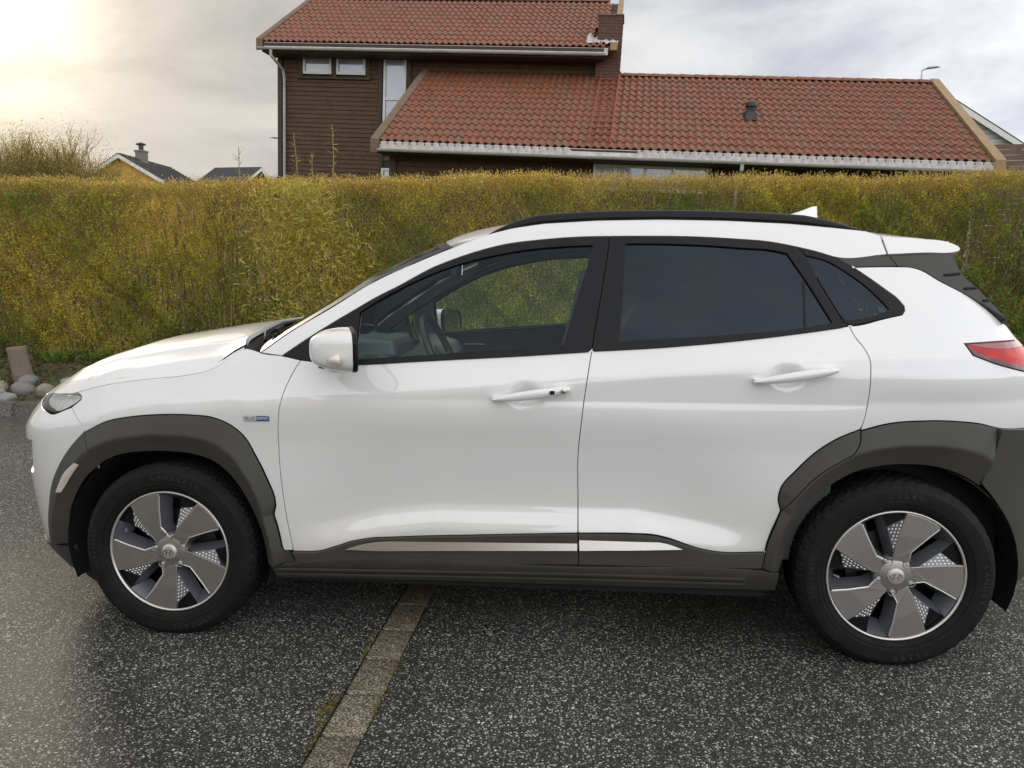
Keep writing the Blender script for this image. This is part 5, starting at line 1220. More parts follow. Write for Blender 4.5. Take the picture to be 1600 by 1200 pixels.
# roof rails
rr_ = np.array([p for p in S(*np.array(t_['rail_bot']).T)]); rr_ = np.array([[np.interp(q, np.linspace(0, 1, 9), rr_[:, i]) for i in range(3)] for q in np.linspace(0, 1, 60)])
for i in range(3): rr_[:, i] = np.convolve(np.pad(rr_[:, i], 3, mode='reflect', reflect_type='odd'), np.ones(7) / 7, 'valid')
q = np.linspace(0, 1, 60); hgt = .037 * np.clip(np.minimum(q / .22, (1 - q) / .20), 0, 1) ** .7 + .003
sec = [(.004, 0), (-.004, .35), (-.002, .62), (.006, .90), (.018, 1.0), (.032, .93), (.040, .55), (.040, 0)]
V = []; 
for i in range(60):
    for a, b in sec: V.append((rr_[i, 0], rr_[i, 1] + a + .004, rr_[i, 2] - .004 + b * hgt[i] + .002))
m = MB().add(V, [(i * 8 + k, i * 8 + (k + 1) % 8, (i + 1) * 8 + (k + 1) % 8, (i + 1) * 8 + k) for i in range(59) for k in range(8)] + [tuple(range(8)), tuple(59 * 8 + k for k in range(7, -1, -1))]).mesh('roof_rail'); m.shade_smooth(); m.set_sharp_from_angle(angle=math.radians(38))
pair('roof_rail', m, M_TRIM, car)
# shark fin aerial
V = []
for xx, hw_, zt_ in ((2.33, .012, 1.587), (2.40, .028, 1.603), (2.46, .034, 1.622), (2.505, .034, 1.640), (2.522, .030, 1.640), (2.515, .032, 1.60), (2.54, .028, 1.575)):
    V += [(xx, -hw_, 1.560), (xx, -hw_ * .35, zt_), (xx, hw_ * .35, zt_), (xx, hw_, 1.560)]
MB().add(V, [(4 * i + j, 4 * i + j + 1, 4 * i + j + 5, 4 * i + j + 4) for i in range(6) for j in range(3)] + [(0, 1, 2, 3), (27, 26, 25, 24)]).build('shark_fin_aerial', M_PAINT, car, smooth=True)
# ---- shut line seals behind the gaps
def ribbon(pts, w, off):
    P = dens(pts, closed=False, step=.03); d = np.gradient(P, axis=0); d /= np.linalg.norm(d, axis=1, keepdims=True); n_ = np.stack([-d[:, 1], d[:, 0]], 1)
    A = S(P[:, 0] + n_[:, 0] * w, P[:, 1] + n_[:, 1] * w, off); B = S(P[:, 0] - n_[:, 0] * w, P[:, 1] - n_[:, 1] * w, off); V = np.stack([A, B], 1).reshape(-1, 3)
    return V, [(2 * i, 2 * i + 1, 2 * i + 3, 2 * i + 2) for i in range(len(P) - 1)]
m = MB()
for pts, off in ((t_['door_lead'][1:], -.010), (t_['b_line'], -.010), (cl[0:12], -.010), (cl[11:], -.004), (t_['bonnet_cut'], -.012), (bl_, -.010), (t_['dlo'] + [t_['dlo'][0]], -.013), (t_['clad_top_f'], -.012), (t_['clad_top_r'], -.012), ([t_['dlo'][0], t_['ap_top'][2]], -.012), ([(2.588, 1.479), (2.60, 1.41), (2.63, 1.37)], -.012), (sill_t, -.010)): m.add(*ribbon(pts, .016, off))
pair('shut_line_seal', m.mesh('shut_line_seal'), M_GAP, car)
# ---- wheel arch liners and floor
def liner(xc):
    m = MB(); V = []; n = 24; prof = [(-.835, .392), (-.80, .40), (-.46, .40), (-.45, .05)]
    for k in range(n + 1):
        a = math.pi * (-.12 + 1.24 * k / n)
        for y, r in prof: V.append((xc + r * 1.03 * math.cos(a), y, .33 + r * .97 * math.sin(a)))
    m.add(V, [(k * 4 + i, k * 4 + i + 1, (k + 1) * 4 + i + 1, (k + 1) * 4 + i) for k in range(n) for i in range(3)]); return m.mesh('wheel_arch_liner')
for xc in (-.02, 2.61): pair('wheel_arch_liner', liner(xc), M_LINER, car)
MB().box((.42, -.80, .20), (2.18, .80, .33)).box((-.70, -.44, .18), (.42, .44, .40)).box((2.18, -.44, .20), (3.2, .44, .42)).build('underbody', M_LINER, car)
MB().box((-.45, -.44, .40), (.36, .44, .85)).build('motor_bay', M_LINER, car)
MB().box((.361, -.74, .33), (.40, .74, .98)).build('bulkhead', M_LINER, car)
MB().box((2.32, -.70, .33), (3.0, .70, .80)).build('boot_floor', M_LINER, car)
# ---- handles
def handle(z0, x0, x1, slope, lock):
    n = 17; V = []; W0 = x1 - x0
    for i in range(n):
        f = i / (n - 1); x = x0 + W0 * f; z = z0 + slope * (x - x0); b = S(np.array(x), np.array(z)); e = math.sin(math.pi * min(max(f, .02), .98)) ** .35
        hh_ = (.0145 + .006 * f) * e; o_ = .030 * (.35 + .65 * e)
        for k in range(10):
            a = 2 * math.pi * k / 10; V.append((x, b[1] - o_ + .012 * math.cos(a) * 1.0, z + hh_ * math.sin(a)))
    m = MB().add(V, [(i * 10 + k, i * 10 + (k + 1) % 10, (i + 1) * 10 + (k + 1) % 10, (i + 1) * 10 + k) for i in range(n - 1) for k in range(10)] + [tuple(range(10)), tuple((n - 1) * 10 + k for k in range(10))])
    for f in (.06, .9):
        x = x0 + W0 * f; z = z0 + slope * (x - x0); b = S(np.array(x), np.array(z)); m.box((x - .02, b[1] - .024, z - .007), (x + .02, b[1] + .004, z + .007))
    return m
for (d_, z0, x0, x1, sl_, lk) in ((fd, .912, 1.218, 1.484, .145, True), (rd, .9845, 2.101, 2.367, .155, False)):
    me = handle(z0, x0, x1, sl_, lk).mesh('handle'); me.shade_smooth(); me.set_sharp_from_angle(angle=math.radians(50))
    hh_ = pair('handle', me, M_PAINT, d_[0], d_[1])
    if lk:
        b = S(np.array(1.462), np.array(.9475)); MB().lathe([(0, -.002), (.006, -.002), (.0085, 0), (.0085, .006)], 16).build('lock_cylinder', M_CHROME, hh_[0], smooth=True, loc=(1.462, b[1] - .043, .9475))
        b = S(np.array(1.425), np.array(.942)); MB().box((1.416, b[1] - .0455, .936), (1.432, b[1] - .03, .948)).build('touch_sensor', M_TRIM, hh_[0])
# ---- badge
bpos = S(np.array(.36), np.array(.830)); bn = -fn_normals(S, np.array([[.36, .830]]))[0] * -1
zax = Vector(bn); xax = Vector((1, 0, .02)).normalized(); yax = zax.cross(xax).normalized(); xax = yax.cross(zax)
BM = Matrix(((xax.x, yax.x, zax.x, bpos[0] + bn[0] * .002), (xax.y, yax.y, zax.y, bpos[1] + bn[1] * .002), (xax.z, yax.z, zax.z, bpos[2] + bn[2] * .002), (0, 0, 0, 1)))
badge = MB().box((-.048, -.0105, -.001), (.048, .0105, .002)).build('badge', M_CHROME, car, bevel=.0015); badge.matrix_local = BM
badge['label'] = 'small badge with blue half reading BLUE DRIVE'
MB().box((.0, -.0085, .002), (.0455, .0085, .0032)).build('badge_plate', mat('badge_blue', (.02, .055, .22), .3, coat=1), badge)
MB().box((-.0455, -.0085, .002), (-.0005, .0085, .0030)).build('badge_plate', mat('badge_grey', (.55, .56, .57), .35), badge)
o = obj('badge_lettering', text_mesh('BLUE', .0165, .0002), mat('badge_dark', (.06, .07, .08), .4), badge, loc=(-.023, 0, .0034))
o = obj('badge_lettering', text_mesh('DRIVE', .0155, .0002), mat('badge_white', (.8, .8, .8), .4), badge, loc=(.0228, 0, .0036))
# ---- door mirror
def mirror_body():
    n = 24; V = []; st = [(.612, .30, .008, .0), (.620, .60, .004, .0), (.640, .80, .003, 0), (.680, .94, 0, 0), (.725, 1.0, 0, 0), (.752, 1.0, 0, 0)]
    for x, k, dz, _ in st:
        for i in range(n):
            a = 2 * math.pi * i / n; c, s = math.cos(a), math.sin(a); e = .50
            yy = -.978 + .094 * k * math.copysign(abs(c) ** e, c); zz_ = 1.088 + dz + (.070 * k) * math.copysign(abs(s) ** e, s) + (.012 * (yy + .985) / .1 * k)
            if s < 0: zz_ += .022 * k * (1 - abs(c)) * .0 + .018 * k * max(0, -(yy + .985) / .1) * .6
            V.append((x - .040 * (yy + .985) / .1 * min(1, (x - .60) / .12), yy, zz_))
    F = [(i * n + k, i * n + (k + 1) % n, (i + 1) * n + (k + 1) % n, (i + 1) * n + k) for i in range(len(st) - 1) for k in range(n)] + [tuple(range(n))[::-1]]
    return MB().add(V, F), V[-n:]
mbd, last = mirror_body(); me = mbd.mesh('door_mirror'); me.shade_smooth()
mo_ = obj('door_mirror', me, M_PAINT, car); sm_ = mo_.modifiers.new('s', 'SUBSURF'); sm_.levels = 1; sm_.render_levels = 2
mf_ = bpy.data.objects.new('door_mirror', me); COL.objects.link(mf_); mf_.parent = car; mf_.scale = (1, -1, 1); sm_ = mf_.modifiers.new('s', 'SUBSURF'); sm_.levels = 1; sm_.render_levels = 2
c_ = np.mean(last, 0)
ring = MB(); V = []
for dx, k in ((-.004, 1.012), (.010, 1.02), (.014, .98), (.006, .93)): V += [tuple(c_ + (np.array(p) - c_) * k + np.array([dx, 0, 0])) for p in last]
n = len(last); ring.add(V, [(i * n + k, i * n + (k + 1) % n, (i + 1) * n + (k + 1) % n, (i + 1) * n + k) for i in range(3) for k in range(n)])
pair('mirror_rim', ring.mesh('mirror_rim'), M_TRIM, mo_, mf_)
gl_ = MB().add([tuple(c_ + (np.array(p) - c_) * .94 + np.array([.005, 0, 0])) for p in last], [tuple(range(n))]).mesh('mirror_glass'); pair('mirror_glass', gl_, mat('mirror_silver', (.8, .82, .83), .02, metal=1.0), mo_, mf_)
arm = MB().add([(.600, -.90, 1.052), (.690, -.90, 1.045), (.690, -.90, 1.085), (.600, -.90, 1.095), (.560, -.775, 1.040), (.680, -.775, 1.032), (.680, -.765, 1.09), (.575, -.765, 1.115)], [(0, 1, 2, 3), (7, 6, 5, 4), (0, 4, 5, 1), (1, 5, 6, 2), (2, 6, 7, 3), (3, 7, 4, 0)]).mesh('mirror_arm'); pair('mirror_arm', arm, M_TRIM, mo_, mf_)
ts = MB().tube([(.700, -1.075, 1.062), (.722, -1.088, 1.064), (.745, -1.092, 1.068)], [.006, .013, .016], 10, squash=1.0).mesh('turn_signal'); ts.shade_smooth(); pair('turn_signal', ts, mat('turn_signal_lens', (.78, .74, .62), .15, coat=1), mo_, mf_)
lp = MB().add([(.606, -.93, 1.050), (.650, -1.02, 1.030), (.668, -1.02, 1.028), (.664, -.93, 1.026), (.606, -.93, 1.066), (.650, -1.022, 1.044), (.668, -1.022, 1.040), (.664, -.93, 1.040)], [(0, 1, 2, 3), (7, 6, 5, 4), (0, 4, 5, 1), (1, 5, 6, 2), (2, 6, 7, 3), (3, 7, 4, 0)]).mesh('mirror_foot'); pair('mirror_foot', lp, M_CLAD, mo_, mf_)
# ------------------------------------------------------------------ wheels (outer face at local y=0, axle along y)
M_TYRE = mat('tyre_rubber', (0.0085, 0.0085, 0.0085), 0.70, spec=.16, noise=(18, .2, (0.016, 0.0145, 0.0125)), bump=(300, .15))
M_TYREL = mat('tyre_lettering', (0.034, 0.033, 0.031), 0.5, spec=.3)
M_ALLOY = mat('satin_alloy', (0.36, 0.345, 0.315), 0.30, metal=0.75, noise=(40, .3, (0.39, 0.37, 0.34)))
M_ALLOYB = mat('machined_edge', (0.70, 0.68, 0.64), 0.30, metal=0.7)
M_RIMBLK = mat('gloss_black_rim', (0.008, 0.008, 0.009), 0.25, spec=.25)
M_RAMP = mat('graphite_spoke_flank', (0.17, 0.175, 0.19), 0.32, metal=0.5)
M_CAP = mat('hub_cap_silver', (0.55, 0.535, 0.50), 0.35, metal=0.5)
M_STUD = mat('polished_studs', (0.85, 0.83, 0.79), 0.35, metal=0.3)
R_RIM = 0.2315
def pol(r, deg): a = math.radians(deg); return (r * R_RIM * math.cos(a), r * R_RIM * math.sin(a))
def tyre_mesh():
    prof = [(.226, .020), (.231, .004), (.240, -.006), (.250, -.0105), (.2525, -.0095), (.255, -.0130), (.264, -.0155), (.2655, -.0140), (.285, -.0165), (.302, -.0138), (.3035, -.0120), (.315, -.006), (.3235, .004), (.3285, .014)]
    tread = []; y = .020
    for k in range(9): tread += [(.3315, y), (.3325 if 0 < k < 8 else .3315, y + .0155), ] ; y += .0205
    full = [(r, a, 0) for r, a in prof]
    yy = .017
    for k, wd in enumerate((.034, .036, .036, .036, .034)):
        full += [(.331, yy, 1), (.3325, yy + wd * .5, 1), (.331, yy + wd - .007, 1)]
        if k < 4: full += [(.324, yy + wd - .0065, 0), (.324, yy + wd - .0005, 0)]
        yy += wd
    full += [(.3235, .196, 0), (.305, .204, 0), (.262, .205, 0), (.228, .19, 0)]
    n = 288; m = len(full); V = []
    for k in range(n):
        a = 2 * math.pi * k / n
        for i, (r, h, tr) in enumerate(full):
            ph = (k + int(h * 120)) % 6
            rr_ = r - (.010 if tr and ph == 0 else 0)
            if 11 <= i <= 13: rr_ -= .004 if (k % 6 == 0) else 0
            V.append((rr_ * math.cos(a), h, rr_ * math.sin(a)))
    V = np.array(V); V[:, 2] = np.maximum(V[:, 2], -.3185)
    F = [(k * m + i, k * m + i + 1, ((k + 1) % n) * m + i + 1, ((k + 1) % n) * m + i) for k in range(n) for i in range(m - 1)]
    me = MB().add(V, F).mesh('tyre'); me.shade_smooth(); me.set_sharp_from_angle(angle=math.radians(35)); return me
TYRE = tyre_mesh()
def arc_text(s, rad, mid_deg, size, spacing, flip=False):
    m = MB(); n = len(s)
    for i, chh in enumerate(s):
        if chh == ' ': continue
        a = math.radians(mid_deg - (i - (n - 1) / 2) * spacing)
        me = text_mesh(chh, size, 0.0006)
        for v in me.vertices:
            x, y, z = v.co; c_, s_ = math.cos(a), math.sin(a)
            rr_ = rad + y; aa = a - x / rad
            v.co = (rr_ * math.cos(aa), -.0166 - z * .6, rr_ * math.sin(aa))
        m.add([v.co[:] for v in me.vertices], [tuple(p.vertices) for p in me.polygons]); bpy.data.meshes.remove(me)
    return m
def wheel_parts(rot):
    """list of (name, mesh, material); rot in degrees turns the spoke pattern"""
    P = []
    rim = MB().lathe([(.220, .200), (.214, .12), (.208, .06), (.214, .030), (.2255, .016), (.2295, .002), (.2315, -.001), (.2315, .004), (.2275, .022)], 72).mesh('wheel')
    rim.shade_smooth(); rim.set_sharp_from_angle(angle=math.radians(50))
    lip = MB().lathe([(.2235, .006), (.2245, -.0015), (.2285, -.0025), (.231, -.001), (.2318, .003)], 96).mesh('rim_lip'); lip.shade_smooth()
    P.append(('rim_lip', lip, M_ALLOYB))
    disc = MB().lathe([(.02, .105), (.135, .105), (.135, .118), (.02, .118)], 48).mesh('brake_disc'); P.append(('brake_disc', disc, mat('brake_disc', (.10, .095, .09), .5, metal=.8)))
    back = MB().lathe([(.0, .14), (.215, .14)], 40).mesh('back_plate'); P.append(('back_plate', back, M_LINER))
    YF, YB = .0075, .032
    def conv(pts, yf): return [(x, yf(x, z), z) for x, z in pts]
    for k in range(5):
        o = rot + 72 * k
        def Q(r, d): return pol(r, d + o)
        # broad blade: rim edge 54..83 deg, narrows to the hub
        outer = [Q(.965, d) for d in np.linspace(52.5, 84.0, 9)]
        blade = [Q(.255, 46)] + [Q(.42, 61.5)] + [Q(.70, 55.0), Q(.93, 51.8)] + outer + [Q(.885, 85.0), Q(.62, 89.5), Q(.37, 97.0), Q(.26, 104), Q(.10, 75)]
        def yf(x, z): r = math.hypot(x, z) / R_RIM; return .0015 + .010 * (1 - min(r, 1)) ** 1.0 - .004 * math.sin(math.pi * min(r, 1))
        n = len(blade); V = [(x, yf(x, z), z) for x, z in blade] + [(x, yf(x, z) + .022, z) for x, z in blade]
        m = MB().add(V, [tuple(range(n)), tuple(range(2 * n - 1, n - 1, -1))] + [(i, i + n, (i + 1) % n + n, (i + 1) % n) for i in range(n)])
        P.append(('spoke', m.mesh('spoke'), M_ALLOY, .003))
        el_ = [Q(.255, 46), Q(.42, 61.5), Q(.70, 55.0), Q(.93, 51.8)]
        P.append(('spoke_edge', MB().tube([(x, yf(x, z) + .002, z) for x, z in el_], .0024, 6).mesh('spoke_edge'), M_ALLOYB))
        # dimpled facet sloping down from the blade edge
        a, b, c_ = Q(.875, 85.2), Q(.36, 98.0), Q(.735, 101.5)
        A = Vector((a[0], yf(*a) + .0015, a[1])); B = Vector((b[0], yf(*b) + .0015, b[1])); C_ = Vector((c_[0], .020, c_[1]))
        fm = MB().add([A, B, C_, A + Vector((0, .02, 0)), B + Vector((0, .02, 0)), C_ + Vector((0, .012, 0))], [(0, 1, 2), (5, 4, 3), (0, 3, 4, 1), (1, 4, 5, 2), (2, 5, 3, 0)])
        P.append(('spoke_facet', fm.mesh('spoke_facet'), M_RAMP, .001))
        dm = MB(); nrm = (B - A).cross(C_ - A).normalized(); nrm = nrm if nrm.y < 0 else -nrm
        u_ = (B - A).normalized(); v_ = nrm.cross(u_)
        if v_.dot(C_ - A) < 0: v_ = -v_
        Lu = (B - A).length; step = .0130; hC = v_.dot(C_ - A); uC = u_.dot(C_ - A)
        for row in range(6):
            hv = .006 + row * .0100
            if hv > hC - .004: break
            u0 = uC * hv / hC + .006; u1 = Lu - (Lu - uC) * hv / hC - .006; uu = u0 + (.5 * step if row % 2 else 0)
            while uu < u1:
                c0 = A + u_ * uu + v_ * hv; s1, s2 = .0053, .0038
                dm.add([c0 + u_ * s1 + nrm * .0002, c0 + v_ * s2 + nrm * .0002, c0 - u_ * s1 + nrm * .0002, c0 - v_ * s2 + nrm * .0002, c0 + u_ * s1 * .6 + nrm * .0016, c0 + v_ * s2 * .6 + nrm * .0016, c0 - u_ * s1 * .6 + nrm * .0016, c0 - v_ * s2 * .6 + nrm * .0016], [(4, 5, 6, 7), (0, 1, 5, 4), (1, 2, 6, 5), (2, 3, 7, 6), (3, 0, 4, 7)])
                uu += step
        P.append(('facet_studs', dm.mesh('facet_studs'), M_STUD))
        # black corner by the rim
        ks = [Q(.875, 85.4), Q(.95, 85.2)] + [Q(.965, d) for d in np.linspace(86.5, 104.5, 5)] + [Q(.735, 101.5)]
        n = len(ks); V = [(x, .019, z) for x, z in ks] + [(x, .032, z) for x, z in ks]
        P.append(('rim_corner', MB().add(V, [tuple(range(n)), tuple(range(2 * n - 1, n - 1, -1))] + [(i, i + n, (i + 1) % n + n, (i + 1) % n) for i in range(n)]).mesh('rim_corner'), M_RIMBLK))
        # flank running from the corner down into the opening
        q = [Q(.965, 104.5), Q(.735, 101.5), Q(.36, 98.2), Q(.27, 108)]; q2 = [Q(.955, 109.5), Q(.74, 108.5), Q(.40, 109.0), Q(.28, 112)]
        V = [(q[0][0], .0195, q[0][1]), (q[1][0], .0195, q[1][1]), (q[2][0], .010, q[2][1]), (q[3][0], .012, q[3][1])] + [(x, .060, z) for x, z in q2]
        P.append(('spoke_flank', MB().add(V, [(0, 1, 5, 4), (1, 2, 6, 5), (2, 3, 7, 6)]).mesh('spoke_flank'), M_RAMP))
        # inner wall under the next blade
        q = [Q(.93, 51.8), Q(.70, 55.0), Q(.42, 61.5), Q(.255, 46)]; q2 = [Q(.93, 45.5), Q(.70, 48.0), Q(.42, 51.0), Q(.27, 42)]
        V = [(x, yf(x, z) + .010, z) for x, z in q] + [(x, .062, z) for x, z in q2]
        P.append(('spoke_flank', MB().add(V, [(0, 1, 5, 4), (1, 2, 6, 5), (2, 3, 7, 6)]).mesh('spoke_flank'), M_RAMP))
        # outer foot of the opening
        q = [Q(.965, d) for d in np.linspace(104.5, 125, 6)]; q2 = [Q(.80, d) for d in np.linspace(110, 118, 6)]
        V = [(x, .010, z) for x, z in q] + [(x, .075, z) for x, z in q2]
        P.append(('spoke_foot', MB().add(V, [(i, i + 1, i + 7, i + 6) for i in range(5)]).mesh('spoke_foot'), M_RAMP))
        # wheel nut in its pocket
        cx_, cz_ = Q(.245, 75 + 36 + .0 - 0 + 9)
        P.append(('nut_pocket', MB().add([(cx_ + v.x, v.y, cz_ + v.z) for v in [Vector(p) for p in MB().lathe([(.0165, .0045), (.0155, .0035), (.013, .0055), (.012, .018), (.0, .019)], 18).v]], MB().lathe([(.0165, .0045), (.0155, .0035), (.013, .0055), (.012, .018), (.0, .019)], 18).f).mesh('nut_pocket'), M_RAMP))
        nl = MB().lathe([(.0, .002), (.006, .0025), (.0085, .006), (.0085, .018)], 6); P.append(('wheel_nut', MB().add([(cx_ + p[0], p[1], cz_ + p[2]) for p in nl.v], nl.f).mesh('wheel_nut'), M_ALLOYB))
    hub = MB().lathe([(.0, .004), (.050, .005), (.066, .012), (.068, .040)], 40).mesh('hub'); hub.shade_smooth(); P.append(('hub', hub, M_ALLOY))
    cap = MB().lathe([(.0, -.0045), (.018, -.004), (.0265, -.002), (.0295, .002), (.0300, .008)], 40).mesh('hub_cap'); cap.shade_smooth(); P.append(('hub_cap', cap, M_CAP))
    # oval emblem with slanted H
    em = MB(); n = 40
    def ring_(a, b, w):
        V = []
        for i in range(n):
            t = 2 * math.pi * i / n; c, s = math.cos(t), math.sin(t)
            for k2, yy in ((1, -.0045), (1, -.0066), (1 - w, -.0066), (1 - w, -.0045)): V.append((a * c * k2, yy, b * s * k2))
        return V, [(i * 4 + j, i * 4 + j + 1, ((i + 1) % n) * 4 + j + 1, ((i + 1) % n) * 4 + j) for i in range(n) for j in range(3)]
    em.add(*ring_(.0205, .0115, .13))
    def bar(pts):
        k = len(pts); em.add([(x, -.0066, z) for x, z in pts] + [(x, -.004, z) for x, z in pts], [tuple(range(k))] + [(i, i + k, (i + 1) % k + k, (i + 1) % k) for i in range(k)])
    bar([(-.0125, -.0085), (-.0085, -.0095), (-.004, .0095), (-.0075, .0085)]); bar([(.004, -.0095), (.0075, -.0085), (.0125, .0085), (.0085, .0095)]); bar([(-.0066, -.0030), (.0052, .0002), (.0066, .0030), (-.0052, -.0002)])
    P.append(('emblem', em.mesh('emblem'), M_CHROME))
    val = MB().tube([pol(.84, 112 + rot + 72)[0:1] + (.03,) + pol(.84, 112 + rot + 72)[1:2], pol(.80, 112 + rot + 72)[0:1] + (.012,) + pol(.80, 112 + rot + 72)[1:2]], [.004, .0035], 8).mesh('valve'); P.append(('valve', val, M_ALLOYB))
    return rim, P
def wheel(loc, rot, far=False, texts=(), steer=0):
    rim, P = wheel_parts(rot)
    w = obj('wheel', rim, M_RIMBLK, car); w.location = loc; w.rotation_euler = (0, 0, steer + (math.pi if far else 0))
    t = obj('tyre', TYRE, M_TYRE, w)
    for p in P:
        o = obj(p[0], p[1], p[2], w)
        if len(p) > 3:
            b = o.modifiers.new('b', 'BEVEL'); b.width = p[3]; b.segments = 2; b.limit_method = 'ANGLE'; b.angle_limit = math.radians(40)
    for s_, rad_, mid_, sz_, sp_ in texts:
        obj('tyre_lettering', arc_text(s_, rad_, mid_, sz_, sp_).mesh('tyre_lettering'), M_TYREL, w)
wheel((0, -.872, .319), -26.5, texts=(('LANDSAIL', .287, 80, .026, 5.0), ('LANDSAIL', .287, -70, .026, 5.0), ('215/55R17', .284, 178, .017, 3.4)))
wheel((2.6, -.872, .319), 0, texts=(('LS588', .287, 88, .026, 5.0), ('LANDSAIL', .287, -8, .026, 5.0), ('215/55R17', .284, 182, .017, 3.4), ('LS588', .287, -78, .026, 5.0)))
wheel((0, .872, .319), 20, True); wheel((2.6, .872, .319), 0, True)
# ------------------------------------------------------------------ cabin seen through the glass
dash = MB()
prof = [(.36, 1.02), (.52, 1.045), (.72, 1.035), (.84, 1.00), (.88, .95), (.86, .86), (.80, .70), (.78, .45), (.40, .45)]
n = len(prof); dash.add([(x, -.70, z) for x, z in prof] + [(x, -.3, z + (.018 if z > .95 else 0)) for x, z in prof] + [(x, .3, z) for x, z in prof] + [(x, .70, z) for x, z in prof], [tuple(range(n))] + [(k * n + i, k * n + (i + 1) % n, (k + 1) * n + (i + 1) % n, (k + 1) * n + i) for k in range(3) for i in range(n)] + [tuple(3 * n + i for i in range(n))[::-1]])
dsh = dash.build('dashboard', M_DARKCAB, car, smooth=True, angle=30, bevel=.01)
V = [(.50, -.56, 1.04), (.80, -.56, 1.02), (.80, -.20, 1.02), (.50, -.20, 1.04), (.62, -.54, 1.10), (.79, -.54, 1.085), (.79, -.22, 1.085), (.62, -.22, 1.10)]
MB().add(V, [(0, 3, 2, 1), (4, 5, 6, 7), (0, 1, 5, 4), (1, 2, 6, 5), (2, 3, 7, 6), (3, 0, 4, 7)]).build('instrument_hood', M_DARKCAB, dsh, bevel=.02, seg=3, smooth=True)
scr = MB().box((-.008, -.11, -.075), (.008, .11, .075)).build('touch_screen', M_TRIM, dsh, bevel=.008); scr.location = (.745, -0.02, 1.10); scr.rotation_euler = (0, -.22, .10)
MB().box((.0083, -.10, -.066), (.0093, .10, .066)).build('screen_glass', mat('screen_glass', (.015, .017, .02), .06, coat=1), scr)
st = empty('steering_wheel', (.945, -.36, 1.01), car); st.rotation_euler = (0, math.radians(-24), 0)
V = []; n1, n2 = 48, 10
for i in range(n1):
    a = 2 * math.pi * i / n1
    for k in range(n2):
        b = 2 * math.pi * k / n2; r = .180 + .0155 * math.cos(b); V.append((.0155 * math.sin(b), r * math.cos(a), r * math.sin(a) * .98))
MB().add(V, [(i * n2 + k, i * n2 + (k + 1) % n2, ((i + 1) % n1) * n2 + (k + 1) % n2, ((i + 1) % n1) * n2 + k) for i in range(n1) for k in range(n2)]).build('rim', mat('leather', (.035, .038, .036), .42), st, smooth=True)
sp_ = MB().add([(-.01 + .02 * 0, .065 * math.cos(a), .055 * math.sin(a)) for a in np.linspace(0, 2 * math.pi, 20, endpoint=False)] + [(-.05, .06 * math.cos(a), .05 * math.sin(a)) for a in np.linspace(0, 2 * math.pi, 20, endpoint=False)], [tuple(range(20))] + [(i, i + 20, (i + 1) % 20 + 20, (i + 1) % 20) for i in range(20)])
for a in (0, math.pi, -math.pi / 2): sp_.tube([(-.015, .05 * math.cos(a), .05 * math.sin(a)), (-.005, .175 * math.cos(a), .172 * math.sin(a))], [.022, .016], 8, squash=.5)
sp_.tube([(-.05, 0, 0), (-.25, 0, 0)], .04, 10).build('hub', M_DARKCAB, st, smooth=True)
def seat(x, y, w, name='seat', head=True):
    s = empty(name, (x, y, .35), car)
    def slab(pts, hw, nm, bev):
        n = len(pts); MB().add([(a, -hw, b) for a, b in pts] + [(a, hw, b) for a, b in pts], [tuple(range(n)), tuple(range(2 * n - 1, n - 1, -1))] + [(i, i + n, (i + 1) % n + n, (i + 1) % n) for i in range(n)]).build(nm, M_SEAT, s, bevel=bev, seg=3, smooth=True)
    slab([(-.28, .10), (.28, .06), (.30, .24), (-.22, .30), (-.30, .24)], w, 'cushion', .05)
    slab([(.20, .22), (.36, .20), (.58, .72), (.56, .86), (.46, .86), (.38, .70)], w, 'backrest', .05)
    if head:
        for yy in ([0] if w < .3 else [-.42, .42]):
            n = MB().box((.50, yy - .12, .90), (.60, yy + .12, 1.06)).build('headrest', M_SEAT, s, bevel=.035, seg=3, smooth=True)
            MB().tube([(.53, yy - .05, .82), (.545, yy - .05, .92)], .006, 6).tube([(.53, yy + .05, .82), (.545, yy + .05, .92)], .006, 6).build('headrest_post', M_CHROME, s)
    return s
seat(1.30, -.36, .25); seat(1.30, .36, .25); seat(2.05, 0, .60, 'rear_seat')
# door cards, pillars, headlining on both sides
def card(u0, u1, z0, z1a, z1b):
    o_ = [(u0, z0), (u1, z0), (u1, z1b), (u0, z1a)]; return panel_mesh('door_card', o_, Soff(-.075), h=.06, gap=0, flange=.0)
me = card(.42, 1.50, .33, 1.02, 1.075); pair('door_card', me, M_DARKCAB, car)
me = card(1.53, 2.40, .33, 1.078, 1.16); pair('door_card', me, M_DARKCAB, car)
arm_ = MB()
for a, b in ((.80, 1.42),):
    P0 = S(np.array([a, b]), np.array([.86, .90]), -.08); arm_.add([(a, P0[0][1], .84), (b, P0[1][1], .88), (b, P0[1][1] + .07, .88), (a, P0[0][1] + .05, .84), (a, P0[0][1], .79), (b, P0[1][1], .82), (b, P0[1][1] + .06, .82), (a, P0[0][1] + .04, .79)], [(0, 1, 2, 3), (7, 6, 5, 4), (0, 4, 5, 1), (1, 5, 6, 2), (2, 6, 7, 3), (3, 7, 4, 0)])
am = arm_.mesh('armrest'); pair('armrest', am, mat('armrest_grey', (.045, .048, .05), .5), car)
hn_ = MB().tube([tuple(S(np.array(q), np.array(.97), -.092)) for q in (.86, .92, .98)], [.010, .012, .010], 8).mesh('inner_handle'); pair('inner_handle', hn_, M_CHROME, car)
side('inner_frame', grow_(dl[0:13] + t_['b_line'][0:5] + dl[32:], -.004), M_CABGREY, fn=Soff(-.045), raw=True, holes=(grow_(gf, .004).tolist(),), h=.04, flange=0)
